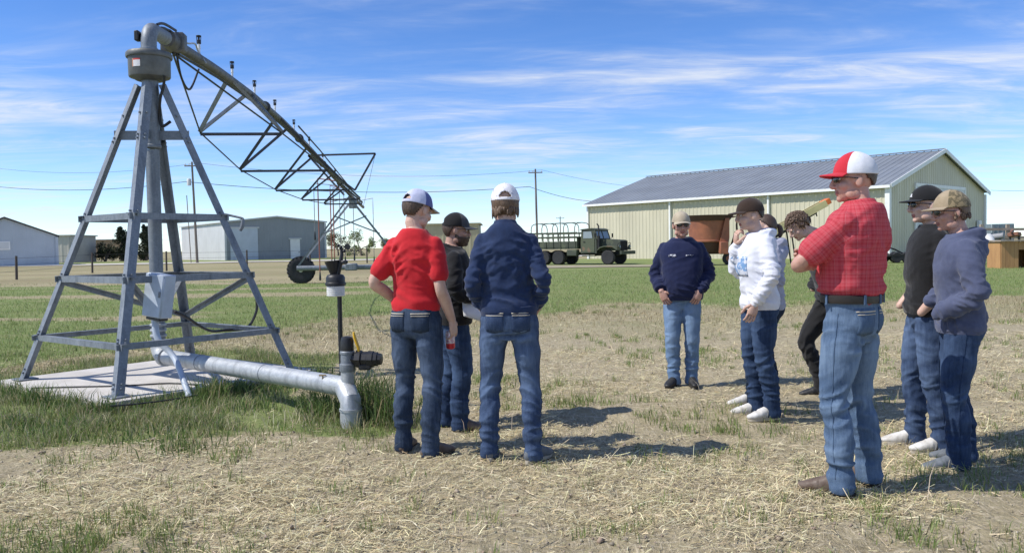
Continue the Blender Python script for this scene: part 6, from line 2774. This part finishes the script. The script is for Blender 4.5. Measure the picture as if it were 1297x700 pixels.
J_TEAL = denim('denim_teal_blue', (.015, .027, .052), (.13, .18, .275), .62)
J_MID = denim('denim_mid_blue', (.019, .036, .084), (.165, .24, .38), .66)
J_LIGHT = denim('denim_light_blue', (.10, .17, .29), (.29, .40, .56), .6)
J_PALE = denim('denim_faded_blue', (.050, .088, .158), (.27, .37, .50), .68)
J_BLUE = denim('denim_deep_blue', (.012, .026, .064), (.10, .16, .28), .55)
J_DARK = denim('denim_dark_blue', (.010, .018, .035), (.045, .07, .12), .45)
T_BLACK = cloth_mat('black_trouser_cloth', (.018, .018, .019))
C_RED = cloth_mat('red_jersey', (.52, .018, .026), (.44, .012, .02), wb=.15)
C_BLACK = cloth_mat('black_fleece', (.013, .013, .014), (.009, .009, .010))
C_NAVY = cloth_mat('navy_quarter_zip_knit', (.016, .032, .085), (.012, .024, .065), scale=30)
C_NAVY2 = cloth_mat('navy_sweatshirt', (.011, .017, .058), (.009, .013, .045))
C_WHITE = cloth_mat('white_fleece', (.70, .71, .76), (.62, .64, .71), wb=.2)
C_GREY = cloth_mat('pale_grey_fleece', (.36, .37, .45), (.29, .30, .38), scale=25)
C_DARK = cloth_mat('charcoal_jersey', (.022, .023, .026))
C_BTEE = cloth_mat('black_jersey', (.012, .012, .013))
C_BHOOD = cloth_mat('washed_blue_fleece', (.078, .092, .155), (.055, .066, .118), scale=12)


def plaid():
    t = NT('red_checked_shirting')
    a = t.attr('thread')
    sp_ = t.n.new('ShaderNodeSeparateXYZ')
    t.l.new(a.outputs['Vector'], sp_.inputs[0])

    def band(sock, per, w):
        m = t.math('MODULO', t.math('ADD', sock, 10.0), per)
        return t.math('LESS_THAN', m, per * w)
    hb, vb = band(sp_.outputs[1], .022, .48), band(sp_.outputs[0], .022, .48)
    hl, vl = band(t.math('ADD', sp_.outputs[1], .016), .044, .08), band(t.math('ADD', sp_.outputs[0], .016), .044, .08)
    s = t.math('ADD', hb, vb)
    col = t.mix(t.math('MULTIPLY', s, .5), (.49, .075, .092), (.40, .032, .046))
    col = t.mix(t.math('MULTIPLY', t.math('MAXIMUM', hl, vl), .15), col, (.68, .42, .42))
    col = t.mix(t.ramp(t.noise(6, 4, .6), .35, .7, 0, .25), col, (.36, .02, .035))
    t.set('Base Color', col)
    t.set('Roughness', .8)
    t.set('Specular IOR Level', .25)
    t.bump(t.noise(40, 4, .6), .2, .005)
    return t.mat


C_PLAID = plaid()
K_WHITE = cloth_mat('white_cap_cloth', (.66, .67, .70), (.58, .60, .64), scale=20)
K_BLUEW = cloth_mat('pale_cap_mesh', (.52, .54, .68), (.44, .46, .6), scale=25)
K_BLUE = cloth_mat('slate_blue_cap_cloth', (.12, .14, .33), (.09, .11, .27))
K_NAVY = cloth_mat('navy_cap_cloth', (.02, .03, .075))
K_BLACK = cloth_mat('black_cap_cloth', (.012, .012, .013))
K_CHAR = cloth_mat('charcoal_cap_cloth', (.06, .062, .068), (.045, .047, .05))
K_RED = cloth_mat('red_cap_cloth', (.50, .025, .04))
K_BROWN = cloth_mat('dark_brown_cap_cloth', (.040, .024, .017))
K_KHAKI = cloth_mat('khaki_cap_cloth', (.42, .36, .26), (.34, .28, .195), scale=18)
K_TANB = cloth_mat('tan_cap_cloth', (.34, .27, .18), (.27, .21, .13), scale=14)
K_CAMO = cloth_mat('camouflage_cap_cloth', (.27, .21, .12), (.10, .085, .05), scale=42, lo=.48, hi=.52)
K_FLORAL = cloth_mat('white_floral_cap_cloth', (.68, .67, .70), (.36, .34, .40), scale=34, lo=.56, hi=.62)
M_GOLD = cloth_mat('gold_thread', (.35, .20, .09))
M_PRINTW = NT('white_embroidery')
_n = M_PRINTW.noise(70, 3, .6)
M_PRINTW.set('Base Color', M_PRINTW.mix(M_PRINTW.ramp(_n, .47, .53), (.011, .017, .058), (.62, .62, .66)))
M_PRINTB = NT('blue_chest_print')
_n = M_PRINTB.noise(24, 3, .6)
M_PRINTB.set('Base Color', M_PRINTB.mix(M_PRINTB.ramp(_n, .46, .50), (.16, .30, .52), (.62, .64, .70)))
M_PATCH_W = simple('white_woven_patch', (.6, .6, .6), .8, var=.2, scale=60)

PK = 'back_pocket'
# 1. red t-shirt, back to the camera, can in the right hand
q = feet(531, 573)
rr = person(dict(seed=1, label='person in a red t-shirt, jeans and white blue cap, seen from behind, holding a can', loc=q, yaw=math.radians(-20), height=1.83, skin=SKIN2,
     lean=(.02, -.02), legs=stance(.125, -.05, .05, -.35, .12), arms={1: dict(elbow=(.208, -.055, 1.14), wrist=(.228, .08, .905), dir=(.02, .25, -1), palm=(-1, .15, 0), thumb=(0, 1, .1), curl=.75),
                                        -1: dict(elbow=(-.252, -.115, 1.175), wrist=(-.185, .10, 1.02), hand=True, dir=(.35, .7, -.8), palm=(1, .2, 0), thumb=(0, .5, 1), curl=.3)},
     top=C_RED, top_name='t_shirt', sleeve='short', hem=.975, hem_flare=-.012, ease=.012, sl_ease=.014, fold=.85, jeans=J_TEAL, pockets=True, pocket_mat=J_TEAL, shoe=M_SHOE_BR, sole=M_SOLE_D, boot=True,
     turn=math.radians(-22), nod=.25, hair=dict(mat=H_BROWN, low=-.045), cap=dict(mat=K_BLUEW, front=K_BLUE, front_w=1.65, brim=K_KHAKI, flat=.5), girth=(.94, .97), jean_w=.99))
root, H, k = rr
wr = Vector((.228, .08, .905)) * k
cc = wr + Vector((-.030, .030, -.135)) * k
Mp = root.matrix_basis
M_CAN = NT('drink_can_print')
_g = M_CAN.n.new('ShaderNodeSeparateXYZ')
M_CAN.l.new(M_CAN.tc.outputs['Generated'], _g.inputs[0])
_b = M_CAN.math('LESS_THAN', _g.outputs[2], .32)
_w = M_CAN.math('GREATER_THAN', M_CAN.noise(9, 3, .6, M_CAN.mapped((1, 1, 1.6), 'Generated')), .54)
M_CAN.set('Base Color', M_CAN.mix(_b, M_CAN.mix(_w, (.62, .58, .60), (.60, .20, .30)), (.52, .03, .045)))
M_CAN.set('Roughness', .35)
M_CAN.set('Metallic', .3)
r = thing('drink_can', 'pink white and red drink can held by the person in the red t-shirt', 'can', Mp @ (cc - Vector((0, 0, .06))))
mb = MB()
Mc = Matrix.Translation(Mp @ cc) @ Matrix.Rotation(.12, 4, 'X')
mb.lathe([(.024, -.062), (.029, -.058), (.032, -.05), (.032, .045), (.027, .057), (.0265, .062)], 24, Mc)
mb.build('can_body', M_CAN.mat, r)
mb = MB()
mb.lathe([(.0265, .058), (.027, .064), (.024, .064), (.023, .060)], 24, Mc)
mb.build('can_lid', M_GALV_L, r)

# 2. bearded man in black, facing right
q = feet(578, 541)
root, H, k = person(dict(seed=2, label='bearded person in black hoodie and grey cap holding papers, between red shirt and navy jacket', loc=q, yaw=math.radians(-78), height=1.70, skin=SKIN,
     legs=stance(.11, .05, -.04), arms={1: dict(elbow=(.265, -.02, 1.16), wrist=(.17, .20, 1.06), palm=(-1, 0, .3), thumb=(0, .2, 1), curl=.5), -1: dict(elbow=(-.265, -.02, 1.16), wrist=(-.02, .20, 1.06), palm=(.6, 0, 1), thumb=(-.2, .4, 1), curl=.4)},
     top=C_BLACK, top_name='hoodie', hem=.89, ease=.020, sl_ease=.020, hood=True, waistband=True, jeans=J_BLUE, jean_w=1.1, shoe=M_SHOE_BR, sole=M_SOLE_D, girth=(1.1, 1.12), belly=.02,
     turn=math.radians(-8), nod=.10, hair=dict(mat=H_BROWN, low=-.05), beard=H_BROWN, glasses='clear', cap=dict(mat=K_BLACK, front=K_CHAR, front_w=1.0, brim=K_CHAR, flat=.45)))
Mp = root.matrix_basis
r = thing('papers', 'white papers held by the bearded person in black', 'papers', Mp @ (Vector((.20, .20, .92)) * k))
for i in range(3):
    mb = MB()
    n_ = 8
    vs, fs = [], []
    for a in range(n_ + 1):
        for b_ in range(5):
            u, v = a / n_ - .5, b_ / 4 - .5
            p = Vector((.22 + u * .05 + .12 * v + .006 * i, .19 + u * .26 + .02 * math.sin(u * 3), 1.02 - v * .28 - .12 * u + .004 * i + .03 * math.sin(2.5 * v + u)))
            vs.append(Mp @ (p * k))
    for a in range(n_):
        for b_ in range(4):
            c = a * 5 + b_
            fs.append((c, c + 1, c + 6, c + 5))
    mb.add(vs, fs)
    sh_ = mb.build('sheet', M_TRIM, r)
    sh_.modifiers.new('s', 'SOLIDIFY').thickness = .0015

# 3. navy quarter-zip, back to the camera
q = feet(648, 584)
person(dict(seed=3, label='person in navy quarter-zip and jeans with white floral cap, back to the camera', loc=q, yaw=math.radians(-4), height=1.82, skin=SKIN2,
     lean=(-.012, .0), legs=stance(.145, -.02, .05, -.5, .10), arms={1: dict(elbow=(.226, -.085, 1.155), wrist=(.185, .115, .985), hand=True, dir=(-.5, .7, -.6), palm=(-1, -.3, 0), thumb=(0, .5, 1)), -1: dict(elbow=(-.226, -.085, 1.15), wrist=(-.185, .12, .98), hand=True, dir=(.5, .7, -.6), palm=(1, -.3, 0), thumb=(0, .5, 1))},
     top=C_NAVY, top_name='quarter_zip', hem=.955, ease=.014, sl_ease=.010, collar=.055, waistband=True, jeans=J_MID, pockets=True, pocket_mat=J_MID, shoe=M_SHOE_GY, sole=M_SOLE_W, jean_w=.98,
     turn=math.radians(4), nod=.02, hair=dict(mat=H_LIGHT, low=-.075, puff=.004, nape=1.0), cap=dict(mat=K_FLORAL, flat=.35), girth=(.97, .98)))

# 4. older man facing the camera
q = feet(865, 492)
person(dict(seed=4, label='older person in navy sweatshirt, khaki cap and sunglasses facing the camera', loc=q, yaw=math.radians(166), height=1.70, skin=SKIN3,
     legs=stance(.085, .03, -.03, -.3, .2), arms={1: dict(elbow=(.268, -.03, 1.145), wrist=(.20, .135, .985), dir=(-.45, .05, -1), palm=(-.3, -1, 0), thumb=(-1, .2, -.1), curl=.45), -1: dict(elbow=(-.27, -.05, 1.15), wrist=(-.185, .135, .99), dir=(.45, .05, -1), palm=(.3, -1, 0), thumb=(1, .2, -.1), curl=.45)},
     top=C_NAVY2, top_name='sweatshirt', hem=.90, ease=.022, sl_ease=.022, waistband=True, belly=.05, girth=(1.12, 1.12), jeans=J_LIGHT, jean_w=1.04, shoe=M_SHOE_BK, sole=M_SOLE_D,
     prints=(('embroidery', M_PRINTW.mat, .085, 1.345, .075, .022, -1), ('embroidery', M_PRINTW.mat, -.085, 1.345, .075, .012, -1)),
     turn=math.radians(12), nod=.03, hair=dict(mat=H_GREY, low=-.05), glasses='sun', cap=dict(mat=K_KHAKI, flat=.6)))

# 5. white hoodie, hand at the chin, facing left
q = feet(962, 532)
person(dict(seed=5, label='person in white hoodie and dark brown cap, hand at chin, facing left', loc=q, yaw=math.radians(96), height=1.74, skin=SKIN2,
     lean=(0, .03), legs=stance(.085, .02, -.04, -.1, .1), arms={1: dict(elbow=(.205, .10, 1.19), wrist=(.075, .16, 1.41), dir=(-.25, .05, 1), palm=(-.1, -1, .2), thumb=(-1, 0, .3), curl=1.0), -1: dict(elbow=(-.265, .0, 1.17), wrist=(-.21, .12, .95), dir=(0, .3, -1), palm=(1, 0, 0), thumb=(0, 1, 0), curl=.4)},
     top=C_WHITE, top_name='hoodie', hem=.90, ease=.022, sl_ease=.022, hood=True, waistband=True, jeans=J_BLUE, jean_w=1.05, shoe=M_SHOE_WH, sole=M_SOLE_W, laces=M_LACE,
     prints=(('chest_print', M_PRINTB.mat, 0, 1.24, .22, .16, -1),),
     turn=math.radians(0), nod=.06, hair=dict(mat=H_DARK, low=-.025), cap=dict(mat=K_BROWN, flat=.3, badge=(.6, .04, M_GOLD))))

# 6. behind: pale grey hoodie and ponytail
q = feet(974, 519)
person(dict(seed=6, label='person in pale grey hoodie with ponytail, mostly hidden behind the white hoodie', loc=q, yaw=math.radians(86), height=1.61, skin=SKIN2,
     legs=stance(.085, -.02, .22, -.1, .1), arms={1: dict(elbow=(.25, -.06, 1.17), wrist=(.16, .12, 1.02), hand=False), -1: dict(elbow=(-.25, -.02, 1.16), wrist=(-.17, .16, 1.0), palm=(1, 0, 0), hand=True)},
     top=C_GREY, top_name='hoodie', hem=.90, ease=.024, sl_ease=.020, hood=True, waistband=True, jeans=J_DARK, jean_w=.95, shoe=M_SHOE_WH, sole=M_SOLE_W,
     turn=math.radians(0), nod=.05, hair=dict(mat=H_BROWN, low=-.06, tail=True)))

# 7. dark clothes, head bent, behind the checked shirt
q = feet(1056, 501)
person(dict(seed=7, label='person in dark clothes with bowed head and brown curly hair behind the checked shirt', loc=q, yaw=math.radians(100), height=1.78, skin=SKIN2,
     legs={1: dict(knee=(.12, .20, .52), ankle=(.10, .06, .085)), -1: dict(knee=(-.11, .03, .50), ankle=(-.11, -.08, .085))}, arms={1: dict(elbow=(.25, -.02, 1.17), wrist=(.18, .10, 1.0), hand=False), -1: dict(elbow=(-.25, -.02, 1.17), wrist=(-.18, .16, 1.0), hand=False)},
     top=C_DARK, top_name='t_shirt', hem=.90, ease=.022, sl_ease=.02, sleeve='long', jeans=T_BLACK, denim=False, jean_w=1.05, shoe=M_SHOE_BK, sole=M_SOLE_D, lean=(0, .17),
     head=(0, .125, 1.585), turn=math.radians(4), nod=.66, hair=dict(mat=H_LIGHT, low=-.05, front=.045, puff=.006, curls=340, lump=.008)))

# 8. checked shirt, arms folded
q = feet(1078, 627)
person(dict(seed=8, label='person in red checked shirt with arms folded, red white cap and sunglasses', loc=q, yaw=math.radians(44), height=1.86, skin=SKIN3,
     lean=(.01, -.035), legs=stance(.15, .0, .02, -.25, .2), arms={1: dict(elbow=(.285, .145, 1.215), wrist=(.03, .265, 1.235), dir=(-1, .05, .1), palm=(0, -1, 0), thumb=(0, 0, 1), curl=.3), -1: dict(elbow=(-.285, .145, 1.215), wrist=(-.02, .225, 1.20), dir=(1, .05, .15), palm=(0, -1, 0), thumb=(0, 0, 1), curl=.4)},
     top=C_PLAID, top_name='checked_shirt', sleeve='short', tucked=True, ease=.020, sl_ease=.022, collar=.045, weave_uv=True, belt=True, girth=(1.10, 1.14), belly=.015, fold=1.1,
     jeans=J_PALE, jean_w=1.04, pockets=True, pocket_mat=J_PALE, shoe=M_SHOE_BR, sole=M_SOLE_D,
     turn=math.radians(40), nod=-.02, hair=dict(mat=H_BROWN, low=-.02, puff=-.002), glasses='sun', cap=dict(mat=K_WHITE, front=K_RED, front_w=.85, brim=K_RED, flat=.35, h=.118)))

# 9. black t-shirt
q = feet(1174, 567)
person(dict(seed=9, label='person in black t-shirt and black flat-brim cap, thumb in jeans pocket, facing left', loc=q, yaw=math.radians(80), height=1.79, skin=SKIN2,
     lean=(0, -.02), legs=stance(.095, .08, -.04, -.05, .12), arms={1: dict(elbow=(.25, -.06, 1.15), wrist=(.19, .12, .96), hand=False), -1: dict(elbow=(-.275, -.07, 1.16), wrist=(-.165, .085, .94), hand=False)},
     top=C_BTEE, top_name='t_shirt', sleeve='short', hem=.92, ease=.020, sl_ease=.022, jeans=J_MID, jean_w=1.04, shoe=M_SHOE_WH, sole=M_SOLE_W, laces=M_LACE,
     turn=math.radians(8), nod=.0, hair=dict(mat=H_BROWN, low=-.03), glasses='sun', cap=dict(mat=K_BLACK, flat=.05, badge=(.35, .022, M_PATCH_W), h=.104)))

# 10. blue hoodie at the right
q = feet(1215, 592)
person(dict(seed=10, label='person in washed blue hoodie, camouflage cap and sunglasses, hand in pocket, facing left', loc=q, yaw=math.radians(72), height=1.71, skin=SKIN3,
     lean=(0, .015), legs=stance(.12, -.03, .06, -.2, .16), arms={1: dict(elbow=(.275, -.06, 1.17), wrist=(.15, .16, 1.06), hand=False), -1: dict(elbow=(-.262, -.05, 1.135), wrist=(-.14, .15, 1.0), dir=(.8, .3, -.4), hand=False, palm=(.2, -1, 0), thumb=(0, 0, 1))},
     top=C_BHOOD, top_name='hoodie', hem=.885, ease=.024, sl_ease=.024, hood=True, waistband=True, fold=1.15, jeans=J_BLUE, jean_w=1.06, shoe=M_SHOE_GY, sole=M_SOLE_W, girth=(.97, 1.0),
     turn=math.radians(14), nod=.06, hair=dict(mat=H_LIGHT, low=-.06, nape=.5), glasses='sun', cap=dict(mat=K_CAMO, front=K_TANB, front_w=.9, brim=K_TANB, flat=.15)))
